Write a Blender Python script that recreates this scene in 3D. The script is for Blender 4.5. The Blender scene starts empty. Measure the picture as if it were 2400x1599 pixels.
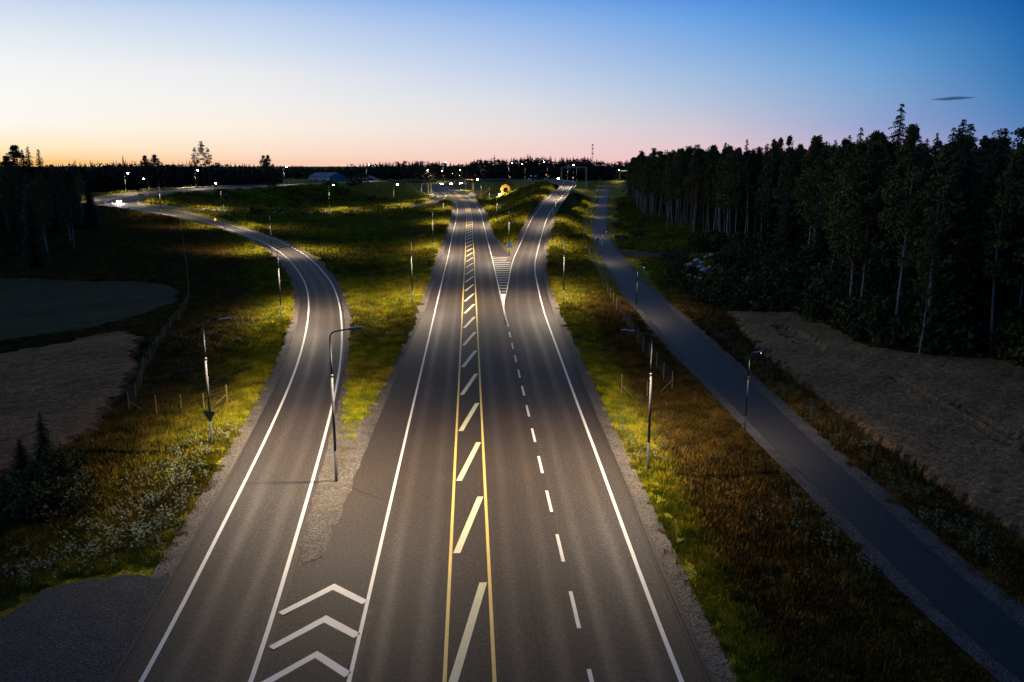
import bpy, math, random
import numpy as np
from mathutils import Vector
random.seed(7); RNG = np.random.default_rng(7)
sc = bpy.context.scene
C = sc.collection
PI = math.pi

# ------------------------------------------------------------------ camera, sky, exposure
F, H, CX, CY, HOR = 1950.0, 20.0, 1200.0, 799.5, 383.0
TH = math.atan((CY - HOR) / F); CT, ST = math.cos(TH), math.sin(TH)
cam = bpy.data.cameras.new('camera'); camo = bpy.data.objects.new('camera', cam); C.objects.link(camo)
cam.sensor_width = 36.0; cam.lens = F / 2400.0 * 36.0; cam.clip_start = 0.5; cam.clip_end = 6000
camo.location = (0, 0, H); camo.rotation_euler = (PI / 2 - TH, 0, 0); sc.camera = camo
sc.view_settings.view_transform = 'Standard'; sc.view_settings.look = 'None'
sc.view_settings.exposure = 0.0; sc.view_settings.gamma = 1.0; sc.view_settings.use_curve_mapping = False
sc.cycles.max_bounces = 4; sc.cycles.diffuse_bounces = 2; sc.cycles.glossy_bounces = 2
sc.cycles.transparent_max_bounces = 24; sc.cycles.use_denoising = True; sc.cycles.denoising_input_passes = 'RGB_ALBEDO_NORMAL'; sc.cycles.denoising_prefilter = 'ACCURATE'
sc.cycles.sample_clamp_indirect = 3.0; sc.cycles.caustics_reflective = False; sc.cycles.caustics_refractive = False
sc.cycles.use_light_tree = True

def lin(c):
    return tuple(((v / 255.0) / 12.92 if v / 255.0 <= .04045 else ((v / 255.0 + .055) / 1.055) ** 2.4) for v in c)

def build_world():
    w = bpy.data.worlds.new('World'); sc.world = w; w.use_nodes = True
    nt = w.node_tree; N = nt.nodes; L = nt.links
    bg = N['Background']; bg.inputs[1].default_value = 1.0
    tc = N.new('ShaderNodeTexCoord'); sp = N.new('ShaderNodeSeparateXYZ'); L.new(tc.outputs['Generated'], sp.inputs[0])
    def m(op, a, b=None, c=None):
        n = N.new('ShaderNodeMath'); n.operation = op
        for i, v in enumerate((a, b, c)):
            if v is None: continue
            if isinstance(v, (int, float)): n.inputs[i].default_value = v
            else: L.new(v, n.inputs[i])
        return n.outputs[0]
    el = m('MULTIPLY', m('ARCSINE', m('MINIMUM', m('MAXIMUM', sp.outputs[2], -1.0), 1.0)), 180 / PI)
    elc = m('MAXIMUM', el, 0.0)
    fac = m('POWER', m('DIVIDE', elc, 90.0), 0.5)          # square root keeps the low sky well sampled
    az = m('MULTIPLY', m('ARCTAN2', sp.outputs[0], sp.outputs[1]), 180 / PI)
    els = [10.2, 8.7, 7.2, 5.6, 4.0, 2.3, .95, .1]
    cols = {
     -31.2: [(178,203,236),(208,222,240),(230,236,242),(244,244,245),(250,249,244),(254,248,238),(255,236,192),(255,197,108)],
     -16.9: [(165,195,235),(195,213,240),(212,225,240),(235,236,240),(243,240,238),(252,240,226),(253,228,205),(253,207,178)],
     0.2: [(125,170,232),(155,188,234),(178,200,235),(198,211,235),(218,222,230),(234,223,220),(244,212,205),(248,200,193)],
     12.4: [(85,145,222),(110,165,228),(135,175,226),(158,188,224),(180,195,220),(208,200,212),(230,197,204),(240,190,192)],
     22.5: [(38,116,192),(60,131,202),(87,148,208),(110,160,212),(130,165,208),(150,165,208),(185,172,205),(200,172,195)],
     31.4: [(7,76,148),(11,86,158),(18,98,168),(28,106,173),(52,117,180),(80,128,184),(110,140,195),(130,140,190)]}
    high = [(25, .72), (45, .48), (90, .30)]
    prev = None; paz = None
    for a in sorted(cols):
        r = N.new('ShaderNodeValToRGB'); cr = r.color_ramp; cr.interpolation = 'LINEAR'
        stops = [(math.sqrt(e / 90.0), lin(c)) for e, c in zip(els, cols[a])]
        top = np.array(lin(cols[a][0])); deep = np.array(lin((38, 64, 108)))
        for e, k in high:
            stops.append((math.sqrt(e / 90.0), tuple(top * k * .6 + deep * (1 - k) * .8)))
        stops.sort()
        cr.elements[0].position = stops[0][0]; cr.elements[0].color = (*stops[0][1], 1)
        cr.elements[1].position = stops[-1][0]; cr.elements[1].color = (*stops[-1][1], 1)
        for p, c in stops[1:-1]:
            e = cr.elements.new(p); e.color = (*c, 1)
        L.new(fac, r.inputs[0])
        if prev is None: prev = r.outputs[0]
        else:
            mr = N.new('ShaderNodeMapRange'); mr.inputs[1].default_value = paz; mr.inputs[2].default_value = a
            L.new(az, mr.inputs[0])
            mx = N.new('ShaderNodeMix'); mx.data_type = 'RGBA'
            L.new(mr.outputs[0], mx.inputs[0]); L.new(prev, mx.inputs[6]); L.new(r.outputs[0], mx.inputs[7])
            prev = mx.outputs[2]
        paz = a
    # the twilight fades away behind the camera
    back = N.new('ShaderNodeMapRange'); back.inputs[1].default_value = .35; back.inputs[2].default_value = -.6
    back.interpolation_type = 'SMOOTHSTEP'
    L.new(sp.outputs[1], back.inputs[0])
    mx = N.new('ShaderNodeMix'); mx.data_type = 'RGBA'; L.new(back.outputs[0], mx.inputs[0]); L.new(prev, mx.inputs[6])
    mx.inputs[7].default_value = (*lin((24, 58, 110)), 1)
    # ground side of the sphere is dark
    dn = N.new('ShaderNodeMapRange'); dn.inputs[1].default_value = -.2; dn.inputs[2].default_value = -3.0
    L.new(el, dn.inputs[0])
    mx2 = N.new('ShaderNodeMix'); mx2.data_type = 'RGBA'; L.new(dn.outputs[0], mx2.inputs[0]); L.new(mx.outputs[2], mx2.inputs[6])
    mx2.inputs[7].default_value = (.01, .01, .012, 1)
    L.new(mx2.outputs[2], bg.inputs[0])
build_world()

# ------------------------------------------------------------------ measuring: a surveyed bearing + height -> a point of the place
def P(px, py, z=0.0):
    u = (px - CX) / F; v = (CY - py) / F
    dx, dy, dz = u, CT + v * ST, -ST + v * CT
    t = (z - H) / dz
    return np.array([dx * t, dy * t, z])
def project(x, y, z):
    dz = z - H; zc = y * CT - dz * ST
    return CX + F * x / zc, CY - F * (y * ST + dz * CT) / zc
def height_for(x, y, py):
    """height z of the point over (x,y) seen at picture row py"""
    k = (CY - py) / F
    # (y*ST+dz*CT) = k*(y*CT-dz*ST)
    return H + (k * y * CT - y * ST) / (CT + k * ST)

# ------------------------------------------------------------------ materials
MATS = {}
def nodes(name):
    m = bpy.data.materials.new(name); m.use_nodes = True
    return m, m.node_tree.nodes, m.node_tree.links, m.node_tree.nodes['Principled BSDF']
def noise(N, L, vec, scale, detail=3, rough=.6):
    n = N.new('ShaderNodeTexNoise'); n.inputs['Scale'].default_value = scale; n.inputs['Detail'].default_value = detail
    n.inputs['Roughness'].default_value = rough
    if vec is not None: L.new(vec, n.inputs['Vector'])
    return n.outputs['Fac']
def ramp(N, L, fac, stops, interp='LINEAR'):
    r = N.new('ShaderNodeValToRGB'); r.color_ramp.interpolation = interp
    e = r.color_ramp.elements
    e[0].position, e[0].color = stops[0][0], (*stops[0][1], 1)
    e[1].position, e[1].color = stops[-1][0], (*stops[-1][1], 1)
    for p, c in stops[1:-1]:
        q = e.new(p); q.color = (*c, 1)
    L.new(fac, r.inputs[0]); return r.outputs[0]
def mixc(N, L, fac, a, b, mode='MIX'):
    x = N.new('ShaderNodeMix'); x.data_type = 'RGBA'; x.blend_type = mode
    for i, v in ((0, fac), (6, a), (7, b)):
        if isinstance(v, (float, int)): x.inputs[i].default_value = v
        elif isinstance(v, tuple): x.inputs[i].default_value = (*v, 1)
        else: L.new(v, x.inputs[i])
    return x.outputs[2]
def bump(N, L, b, h, strength=.3, dist=.05):
    n = N.new('ShaderNodeBump'); n.inputs['Strength'].default_value = strength; n.inputs['Distance'].default_value = dist
    L.new(h, n.inputs['Height']); L.new(n.outputs[0], b.inputs['Normal'])
def mat(name, col, rough=.6, metal=0., var=.25, scale=3., emit=None, estr=0., spec=.5):
    if name in MATS: return MATS[name]
    m, N, L, b = nodes(name)
    g = N.new('ShaderNodeNewGeometry')
    f = noise(N, L, g.outputs['Position'], scale)
    lo = tuple(c * (1 - var) for c in col); hi = tuple(min(1, c * (1 + var)) for c in col)
    L.new(ramp(N, L, f, [(.3, lo), (.7, hi)]), b.inputs['Base Color'])
    b.inputs['Roughness'].default_value = rough; b.inputs['Metallic'].default_value = metal
    b.inputs['Specular IOR Level'].default_value = spec
    if emit: b.inputs['Emission Color'].default_value = (*emit, 1); b.inputs['Emission Strength'].default_value = estr
    MATS[name] = m; return m

def asphalt_mat(name, base, warm=0.0, lanes=True):
    m, N, L, b = nodes(name)
    g = N.new('ShaderNodeNewGeometry'); pos = g.outputs['Position']
    fine = noise(N, L, pos, 14.0, 4, .75)
    broad = noise(N, L, pos, .12, 3)
    col = ramp(N, L, fine, [(.30, tuple(c * .45 for c in base)), (.5, base), (.72, tuple(c * 1.9 for c in base))])
    grit = noise(N, L, pos, 5.5, 6, .95)
    col = mixc(N, L, .9, col, ramp(N, L, grit, [(.38, (.35, .35, .35)), (.5, (1, 1, 1)), (.62, (2.1, 2.0, 1.9))]), 'MULTIPLY')
    col = mixc(N, L, .55, col, ramp(N, L, broad, [(.3, (.72, .72, .74)), (.7, (1.15, 1.1, 1.06))]), 'MULTIPLY')
    rough = None
    if lanes:
        at = N.new('ShaderNodeAttribute'); at.attribute_name = 'lane'
        # lane attribute: metres from the middle of the nearest lane
        ab = N.new('ShaderNodeMath'); ab.operation = 'ABSOLUTE'; L.new(at.outputs['Fac'], ab.inputs[0])
        wob = N.new('ShaderNodeMath'); wob.operation = 'MULTIPLY_ADD'
        st = N.new('ShaderNodeMapping'); st.inputs['Scale'].default_value = (1.2, .05, 1)
        L.new(pos, st.inputs[0])
        streak = noise(N, L, st.outputs[0], 1.0, 4, .6)
        L.new(streak, wob.inputs[0]); wob.inputs[1].default_value = .7; L.new(ab.outputs[0], wob.inputs[2])
        tr = ramp(N, L, wob.outputs[0], [(.0, (0.0,) * 3), (.55, (.1,) * 3), (1.0, (1,) * 3)], 'EASE')
        # worn polished wheel paths at ~0.8 m from the lane middle
        tri = N.new('ShaderNodeMath'); tri.operation = 'SUBTRACT'; L.new(wob.outputs[0], tri.inputs[0]); tri.inputs[1].default_value = 1.25
        tri2 = N.new('ShaderNodeMath'); tri2.operation = 'ABSOLUTE'; L.new(tri.outputs[0], tri2.inputs[0])
        wp = ramp(N, L, tri2.outputs[0], [(.0, (1, 1, 1)), (.55, (0, 0, 0))], 'EASE')
        col = mixc(N, L, .8, col, ramp(N, L, wp, [(0, (.82, .82, .82)), (1, (1.2, 1.17, 1.12))]), 'MULTIPLY')
        b.inputs['Specular IOR Level'].default_value = .22
        r2 = ramp(N, L, wp, [(0, (.74,) * 3), (1, (.66,) * 3)])
        L.new(r2, b.inputs['Roughness'])
    else:
        b.inputs['Roughness'].default_value = .7
    L.new(col, b.inputs['Base Color'])
    bump(N, L, b, fine, .5, .012)
    return m

def ground_cols(N, L, pos):
    sp = N.new('ShaderNodeSeparateXYZ'); L.new(pos, sp.inputs[0])
    big = noise(N, L, pos, .05, 4, .6); mid = noise(N, L, pos, .45, 4, .7); fine = noise(N, L, pos, 5.0, 4, .8)
    green = ramp(N, L, mid, [(.25, (.06, .075, .006)), (.45, (.17, .19, .010)), (.6, (.34, .31, .012)), (.8, (.46, .33, .03))])
    brown = ramp(N, L, mid, [(.25, (.035, .026, .010)), (.5, (.13, .078, .014)), (.75, (.28, .18, .045))])
    east = N.new('ShaderNodeMapRange'); east.inputs[1].default_value = 9.4; east.inputs[2].default_value = 12.0; L.new(sp.outputs[0], east.inputs[0])
    far = N.new('ShaderNodeMapRange'); far.inputs[1].default_value = 150; far.inputs[2].default_value = 120; L.new(sp.outputs[1], far.inputs[0])
    mul = N.new('ShaderNodeMath'); mul.operation = 'MULTIPLY'; L.new(east.outputs[0], mul.inputs[0]); L.new(far.outputs[0], mul.inputs[1])
    bb = N.new('ShaderNodeMapRange'); bb.inputs[1].default_value = .46; bb.inputs[2].default_value = .60; L.new(big, bb.inputs[0])
    mx = N.new('ShaderNodeMath'); mx.operation = 'MAXIMUM'; L.new(mul.outputs[0], mx.inputs[0])
    bbs = N.new('ShaderNodeMath'); bbs.operation = 'MULTIPLY'; L.new(bb.outputs[0], bbs.inputs[0]); bbs.inputs[1].default_value = .65
    L.new(bbs.outputs[0], mx.inputs[1])
    # brownish growth west of the ramp, its colour darkened to read as unlit
    yy_ = N.new('ShaderNodeMath'); yy_.operation = 'MULTIPLY'; L.new(sp.outputs[1], yy_.inputs[0]); L.new(sp.outputs[1], yy_.inputs[1])
    ww_ = N.new('ShaderNodeMath'); ww_.operation = 'MULTIPLY_ADD'; L.new(yy_.outputs[0], ww_.inputs[0]); ww_.inputs[1].default_value = .0011; L.new(sp.outputs[0], ww_.inputs[2])
    west = N.new('ShaderNodeMapRange'); west.inputs[1].default_value = -19.0; west.inputs[2].default_value = -25.0; L.new(ww_.outputs[0], west.inputs[0]); west.inputs[4].default_value = .9
    mx9 = N.new('ShaderNodeMath'); mx9.operation = 'MAXIMUM'; L.new(mx.outputs[0], mx9.inputs[0]); L.new(west.outputs[0], mx9.inputs[1]); mx = mx9
    c = mixc(N, L, mx.outputs[0], green, brown)
    return c, fine, mid
def grass_ground():
    m, N, L, b = nodes('verge ground'); g = N.new('ShaderNodeNewGeometry'); pos = g.outputs['Position']
    c, fine, mid = ground_cols(N, L, pos)
    c = mixc(N, L, 1.0, c, ramp(N, L, fine, [(.3, (.25, .25, .25)), (.5, (.8, .8, .8)), (.72, (1.7, 1.6, 1.4))]), 'MULTIPLY')
    L.new(c, b.inputs['Base Color']); b.inputs['Roughness'].default_value = .95; b.inputs['Specular IOR Level'].default_value = .1
    bump(N, L, b, fine, 1.0, .25)
    return m
def blade_mat():
    m, N, L, b = nodes('grass blades'); g = N.new('ShaderNodeNewGeometry'); pos = g.outputs['Position']
    c, fine, mid = ground_cols(N, L, pos)
    oi = N.new('ShaderNodeObjectInfo')
    c = mixc(N, L, 1.0, c, ramp(N, L, oi.outputs['Random'], [(0, (.7, .75, .7)), (1, (1.6, 1.5, 1.3))]), 'MULTIPLY')
    L.new(c, b.inputs['Base Color']); b.inputs['Roughness'].default_value = .8; b.inputs['Specular IOR Level'].default_value = .15
    return m
def leaf_mat(name, a, bcol):
    m, N, L, b = nodes(name); g = N.new('ShaderNodeNewGeometry'); oi = N.new('ShaderNodeObjectInfo')
    f = noise(N, L, g.outputs['Position'], .8, 3, .7)
    c = ramp(N, L, f, [(.3, a), (.7, bcol)])
    c = mixc(N, L, 1.0, c, ramp(N, L, oi.outputs['Random'], [(0, (.6, .65, .7)), (1, (1.35, 1.25, 1.0))]), 'MULTIPLY')
    L.new(c, b.inputs['Base Color']); b.inputs['Roughness'].default_value = .8; b.inputs['Specular IOR Level'].default_value = .1
    return m
def gravel_mat(name, a, bcol):
    m, N, L, b = nodes(name); g = N.new('ShaderNodeNewGeometry'); pos = g.outputs['Position']
    v = N.new('ShaderNodeTexVoronoi'); v.inputs['Scale'].default_value = 13.0; L.new(pos, v.inputs['Vector'])
    bw = N.new('ShaderNodeRGBToBW'); L.new(v.outputs['Color'], bw.inputs[0])
    c = ramp(N, L, bw.outputs[0], [(.15, a), (.9, bcol)])
    n = noise(N, L, pos, .7, 4, .7)
    c = mixc(N, L, 1.0, c, ramp(N, L, n, [(.3, (.6, .58, .52)), (.7, (1.25, 1.2, 1.15))]), 'MULTIPLY')
    L.new(c, b.inputs['Base Color']); b.inputs['Roughness'].default_value = .9
    bump(N, L, b, v.outputs['Distance'], 1.0, .06)
    return m
def crop_mat(name, a, bcol):
    m, N, L, b = nodes(name); g = N.new('ShaderNodeNewGeometry'); pos = g.outputs['Position']
    f = noise(N, L, pos, 6.0, 4, .8); f2 = noise(N, L, pos, .15, 3)
    c = ramp(N, L, f, [(.34, tuple(x * .3 for x in a)), (.5, a), (.68, bcol)])
    c = mixc(N, L, 1.0, c, ramp(N, L, f2, [(.3, (.7, .7, .75)), (.7, (1.25, 1.2, 1.1))]), 'MULTIPLY')
    f3 = noise(N, L, pos, 1.6, 6, .9)
    c = mixc(N, L, 1.0, c, ramp(N, L, f3, [(.36, (.45, .45, .45)), (.5, (1, 1, 1)), (.64, (1.7, 1.6, 1.5))]), 'MULTIPLY')
    L.new(c, b.inputs['Base Color']); b.inputs['Roughness'].default_value = .9; b.inputs['Specular IOR Level'].default_value = .1
    bump(N, L, b, f, 1.0, .3)
    return m
def paint_mat(name, col):
    m, N, L, b = nodes(name); g = N.new('ShaderNodeNewGeometry'); pos = g.outputs['Position']
    f = noise(N, L, pos, 9.0, 5, .8); f2 = noise(N, L, pos, 1.1, 3)
    c = ramp(N, L, f, [(.26, tuple(x * .25 for x in col)), (.38, tuple(x * .82 for x in col)), (.62, col)])
    c = mixc(N, L, .6, c, ramp(N, L, f2, [(.3, (.8, .8, .8)), (.7, (1.05, 1.05, 1.05))]), 'MULTIPLY')
    L.new(c, b.inputs['Base Color']); b.inputs['Roughness'].default_value = .6
    return m

M_ASPH = asphalt_mat('road asphalt', (.046, .035, .027))
M_ASPH2 = asphalt_mat('ramp asphalt', (.049, .039, .032))
M_PATH = asphalt_mat('path asphalt', (.021, .0165, .0155), lanes=False)
M_GRAVEL = gravel_mat('shoulder gravel', (.035, .029, .025), (.19, .165, .14))
M_PATHG = gravel_mat('path edge gravel', (.035, .031, .030), (.15, .135, .125))
M_YARD = gravel_mat('yard gravel', (.006, .007, .008), (.060, .062, .068))
M_GROUND = grass_ground(); M_BLADE = blade_mat()
M_WHITE = paint_mat('white road paint', (.72, .69, .64)); M_YELLOW = paint_mat('yellow road paint', (.80, .56, .13))
M_CREAM = paint_mat('pale yellow road paint', (.76, .70, .42))
M_POLE = mat('galvanised steel', (.075, .078, .082), .65, 0., .12, 6, spec=.2)
M_HEAD = mat('grey lamp housing', (.10, .12, .16), .45, .2)
M_HEADTOP = mat('pale lamp housing', (.30, .34, .42), .5, 0.)
M_RAIL = mat('zinc guardrail', (.42, .42, .42), .45, .6, .15, 3)
M_WOOD = mat('weathered wood post', (.42, .29, .13), .85, 0, .3, 12)
M_WIRE = mat('fence wire', (.13, .10, .08), .6, .5)
M_CONC = mat('concrete', (.32, .30, .27), .85, 0, .2, 1.2)
M_DECKSIDE = mat('bridge edge beam', (.17, .19, .22), .7, 0, .2, 1.)
M_BARKW = mat('birch bark', (.42, .40, .38), .8, 0, .5, 3.)
M_BARKR = mat('pine bark', (.30, .18, .12), .9, 0, .4, 3.)
M_BARKD = mat('spruce bark', (.05, .04, .035), .9, 0, .3, 3.)
M_LEAF = leaf_mat('birch leaves', (.11, .12, .035), (.22, .21, .08))
M_PINE = leaf_mat('pine needles', (.055, .062, .028), (.11, .12, .055))
M_SPRUCE = leaf_mat('spruce needles', (.034, .045, .022), (.075, .082, .042))
M_FAR = leaf_mat('distant needles', (.03, .03, .02), (.07, .06, .042))
M_SHRUB = leaf_mat('shrub leaves', (.055, .065, .02), (.15, .145, .055))
M_FLOWER = mat('white umbel flowers', (.26, .29, .19), .8, 0, .35)
M_STEM = mat('flower stems', (.09, .12, .03), .8)
M_LED = mat('lit lamp lens', (.9, .9, .85), .3, 0, 0, 1, (1., .93, .8), 170.)
M_LEDSOFT = mat('lit lamp lens soft', (.9, .9, .85), .3, 0, 0, 1, (1., .90, .72), 6.)
M_WHEAT = crop_mat('ripening grain', (.42, .24, .11), (.78, .48, .24))
M_WHEAT2 = crop_mat('brown grain', (.36, .17, .075), (.70, .37, .17))
M_GREENCROP = crop_mat('green crop', (.035, .045, .016), (.10, .115, .04))
M_ROCK = mat('grey boulder', (.60, .52, .62), .85, 0, .4, 2.)

# ------------------------------------------------------------------ object helpers
class MB:
    def __init__(s): s.v = []; s.f = []; s.mi = []
    def add(s, vs, fs, mi=0):
        o = len(s.v); s.v += [tuple(map(float, v)) for v in vs]
        for f in fs: s.f.append(tuple(i + o for i in f)); s.mi.append(mi)
    def box(s, c, d, rz=0., mi=0, tilt=None):
        cs, sn = math.cos(rz), math.sin(rz); vs = []
        for z in (-.5, .5):
            for x, y in ((-.5, -.5), (.5, -.5), (.5, .5), (-.5, .5)):
                X, Y, Z = x * d[0], y * d[1], z * d[2]
                if tilt: Z += X * tilt
                vs.append((c[0] + X * cs - Y * sn, c[1] + X * sn + Y * cs, c[2] + Z))
        s.add(vs, [(3, 2, 1, 0), (4, 5, 6, 7), (0, 1, 5, 4), (1, 2, 6, 5), (2, 3, 7, 6), (3, 0, 4, 7)], mi)
    def tube(s, pts, rad, n=8, mi=0, cap=True):
        pts = [Vector(p) for p in pts]
        if not isinstance(rad, (list, tuple)): rad = [rad] * len(pts)
        vs = []; fs = []
        for i, p in enumerate(pts):
            t = (pts[min(i + 1, len(pts) - 1)] - pts[max(i - 1, 0)]).normalized()
            a = t.orthogonal().normalized() if i == 0 else (a - t * a.dot(t)).normalized()
            b = t.cross(a)
            for k in range(n):
                q = p + (a * math.cos(2 * PI * k / n) + b * math.sin(2 * PI * k / n)) * rad[i]
                vs.append(q)
        for i in range(len(pts) - 1):
            for k in range(n):
                fs.append((i * n + k, i * n + (k + 1) % n, (i + 1) * n + (k + 1) % n, (i + 1) * n + k))
        if cap: fs.append(tuple(range(n))[::-1]); fs.append(tuple((len(pts) - 1) * n + k for k in range(n)))
        s.add(vs, fs, mi)
    def build(s, name, mats, parent=None, loc=None, smooth=False):
        me = bpy.data.meshes.new(name); me.from_pydata(s.v, [], s.f)
        if not isinstance(mats, (list, tuple)): mats = [mats]
        for m in mats: me.materials.append(m)
        if len(mats) > 1: me.polygons.foreach_set('material_index', s.mi)
        if smooth: me.polygons.foreach_set('use_smooth', [True] * len(s.f))
        me.update()
        return link(name, me, parent, loc)
def link(name, me, parent=None, loc=None):
    o = bpy.data.objects.new(name, me); C.objects.link(o)
    if parent is not None: o.parent = parent
    if loc is not None: o.location = loc
    return o
def thing(name, label, cat, loc=(0, 0, 0), rz=0., group=None):
    o = bpy.data.objects.new(name, None); C.objects.link(o); o.location = loc; o.rotation_euler = (0, 0, rz)
    o.empty_display_size = .2
    return tag(o, label, cat, group)
def tag(o, label=None, cat=None, group=None, kind=None):
    if label: o['label'] = label
    if cat: o['category'] = cat
    if group: o['group'] = group
    if kind: o['kind'] = kind
    return o
def grid_mesh(name, V, nu, nv, material, parent=None, attrs=None, kind=None):
    """V: (nu*nv,3) rows of nv"""
    i = np.arange(nu - 1)[:, None]; j = np.arange(nv - 1)[None, :]
    a = i * nv + j
    fs = np.stack([a, a + 1, a + nv + 1, a + nv], -1).reshape(-1, 4)
    me = bpy.data.meshes.new(name)
    me.from_pydata(V.tolist(), [], fs.tolist()); me.materials.append(material)
    for k, vals in (attrs or {}).items():
        at = me.attributes.new(k, 'FLOAT', 'POINT'); at.data.foreach_set('value', np.asarray(vals, dtype=np.float32))
    me.polygons.foreach_set('use_smooth', [True] * len(fs)); me.update()
    # make normals face up
    if sum(p.normal.z * p.area for p in list(me.polygons)[:400]) < 0: me.flip_normals()
    o = link(name, me, parent)
    if kind: o['kind'] = kind
    return o

# ------------------------------------------------------------------ curves
def catmull(pts, step=2.5):
    p = np.array(pts, float); p = np.vstack([2 * p[0] - p[1], p, 2 * p[-1] - p[-2]])
    out = []
    for i in range(1, len(p) - 2):
        n = max(2, int(np.linalg.norm(p[i + 1] - p[i]) / step))
        t = (np.arange(n) / n)[:, None]
        a, b, c, d = p[i - 1], p[i], p[i + 1], p[i + 2]
        out.append(.5 * ((2 * b) + (-a + c) * t + (2 * a - 5 * b + 4 * c - d) * t * t + (-a + 3 * b - 3 * c + d) * t ** 3))
    out.append(p[-2][None]); return np.vstack(out)
def catmull_pair(A, B, step=2.5):
    A = np.array(A, float); B = np.array(B, float); M = np.hstack([A, B])
    m = np.vstack([2 * M[0] - M[1], M, 2 * M[-1] - M[-2]]); out = []
    for i in range(1, len(m) - 2):
        n = max(2, int(max(np.linalg.norm(m[i + 1][:3] - m[i][:3]), np.linalg.norm(m[i + 1][3:] - m[i][3:])) / step))
        t = (np.arange(n) / n)[:, None]
        a, b, c, d = m[i - 1], m[i], m[i + 1], m[i + 2]
        out.append(.5 * ((2 * b) + (-a + c) * t + (2 * a - 5 * b + 4 * c - d) * t * t + (-a + 3 * b - 3 * c + d) * t ** 3))
    out.append(m[-2][None]); o = np.vstack(out); return o[:, :3], o[:, 3:]
def smooth(p, it=4):
    p = p.copy()
    for _ in range(it): p[1:-1] = (p[:-2] + 2 * p[1:-1] + p[2:]) / 4
    return p
def normals(p):
    t = np.gradient(p[:, :2], axis=0); t /= np.linalg.norm(t, axis=1)[:, None] + 1e-9
    return np.stack([t[:, 1], -t[:, 0], np.zeros(len(t))], 1)      # to the right of travel
def offset(p, d):
    n = normals(p); d = np.asarray(d, float); d = d[:, None] if d.ndim else d
    return p + n * d
def arclen(p):
    return np.concatenate([[0], np.cumsum(np.linalg.norm(np.diff(p[:, :2], axis=0), axis=1))])
def strip(name, Lp, Rp, material, z=0., cols=2, parent=None, kind=None, lanefn=None):
    t = np.linspace(0, 1, cols)[None, :, None]
    V = Lp[:, None, :] * (1 - t) + Rp[:, None, :] * t; V = V.copy(); V[..., 2] += z
    at = {}
    if lanefn is not None: at['lane'] = lanefn(V).reshape(-1)
    return grid_mesh(name, V.reshape(-1, 3), len(Lp), cols, material, parent, at, kind)
def line_strip(name, c, w, material, z, parent):
    return strip(name, offset(c, -w / 2), offset(c, w / 2), material, z, 2, parent)

# ---- main road: reference is the left yellow line
yl = [(1.1, -46), (0, -24), (-1.1, -2), (-2.20, 20), (-2.66, 29.3), (-3.60, 48), (-4.60, 68), (-6.13, 98.7), (-7.9, 134), (-9.95, 176), (-11.6, 208), (-13.3, 240), (-15.4, 283),
      (-18.2, 337), (-22.0, 395), (-27.7, 463), (-35.4, 541), (-47.9, 646), (-63.2, 750), (-80, 835), (-125, 980), (-210, 1150)]
YL = smooth(catmull([(x, y, 0) for x, y in yl], 3.0), 6)
sY = YL[:, 1]
def interp(y, pts): return np.interp(y, [a for a, b in pts], [b for a, b in pts])
shoulderL = interp(sY, [(20, 3.6), (30, 3.4), (40, 3.1), (52, 2.75), (70, 2.4), (118, 1.4), (200, 1.2), (2000, 1.2)])
MAIN_L = offset(YL, -(3.77 + shoulderL))
MAINLINE_L = offset(YL, -3.77); MAINLINE_R = offset(YL, 5.8); YR = offset(YL, 1.97)

# ---- exit ramp on the right climbing to the bridge (left edge line / right edge line)
rampL_px = [(1192,763.7,0),(1189,693.5,0),(1191.4,661.6,0),(1196.1,634.5,0),(1204.1,605.8,.1),(1222,565.9,.5),(1241,522.9,2.1),(1256.5,498.7,3.4),(1277.2,472.9,5.3),(1296.1,454,7.1),(1310,443,8.2),(1317,435.5,9.0)]
rampR_px = [(1297.4,800,0),(1274.3,728.6,0),(1259.1,664.8,0),(1253.5,633,0),(1255.8,605.8,.1),(1265.5,565.9,.5),(1278,522.9,2.1),(1289,498.7,3.4),(1306,472.9,5.3),(1323,454.5,7.1),(1334,444,8.2),(1340.5,435.5,9.0)]
RL = [P(*p) for p in rampL_px]; RR = [P(*p) for p in rampR_px]
# behind the nose the ramp lane lies along the dashed line
pre_y = [-40, -10, 20, 35, 52.6, 68.8, 90]
def atY(curve, y):
    i = np.argmin(abs(curve[:, 1] - y)); return curve[i].copy()
preL = [atY(MAINLINE_R, y) for y in pre_y]
preR = [np.array([np.interp(y, [-40, 29.3, 38.8, 52.6, 68.8, 93.5], [10.2, 6.65, 6.34, 6.02, 5.55, 4.9]), y, 0]) for y in pre_y]
# ---- bridge and the loop to the left
bridge_c = [(27.2, 462, 9.4), (24.5, 500, 9.6), (17, 533, 9.6), (2, 549, 9.6), (-25, 549.5, 9.6), (-53, 541, 9.5), (-80, 525, 9.3), (-101, 506, 8.9)]
BC = np.array(bridge_c, float)
bn = normals(BC)            # right of travel
loopR = [b - n * -4.6 for b, n in zip(BC, bn)]      # travel goes towards the left: right side = far side
loopL = [b - n * 4.6 for b, n in zip(BC, bn)]
tail_near = [P(703,434.6,8.1), P(600,441.2,7.0), P(520,446.5,6.3), P(450,451.5,5.5), P(382.7,458.0,4.6), P(339,464.5,3.8), P(325,470,3.3), P(322.5,473.5,3.05), P(325,477.5,2.85), P(340,481.5,2.4), P(382.7,489.5,1.7), P(459,504,.8)]
tail_far = [P(703,431.2,8.1), P(600,435.4,7.2), P(500,439.3,6.6), P(400,444.8,5.9), P(328,450.3,5.2), P(275,455.0,4.7), P(230,462,4.0), P(203,472.3,3.25), P(207,477,3.05), P(247,481.8,2.8), P(320,491.5,2.0), P(459.2,515.6,.6)]
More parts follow.
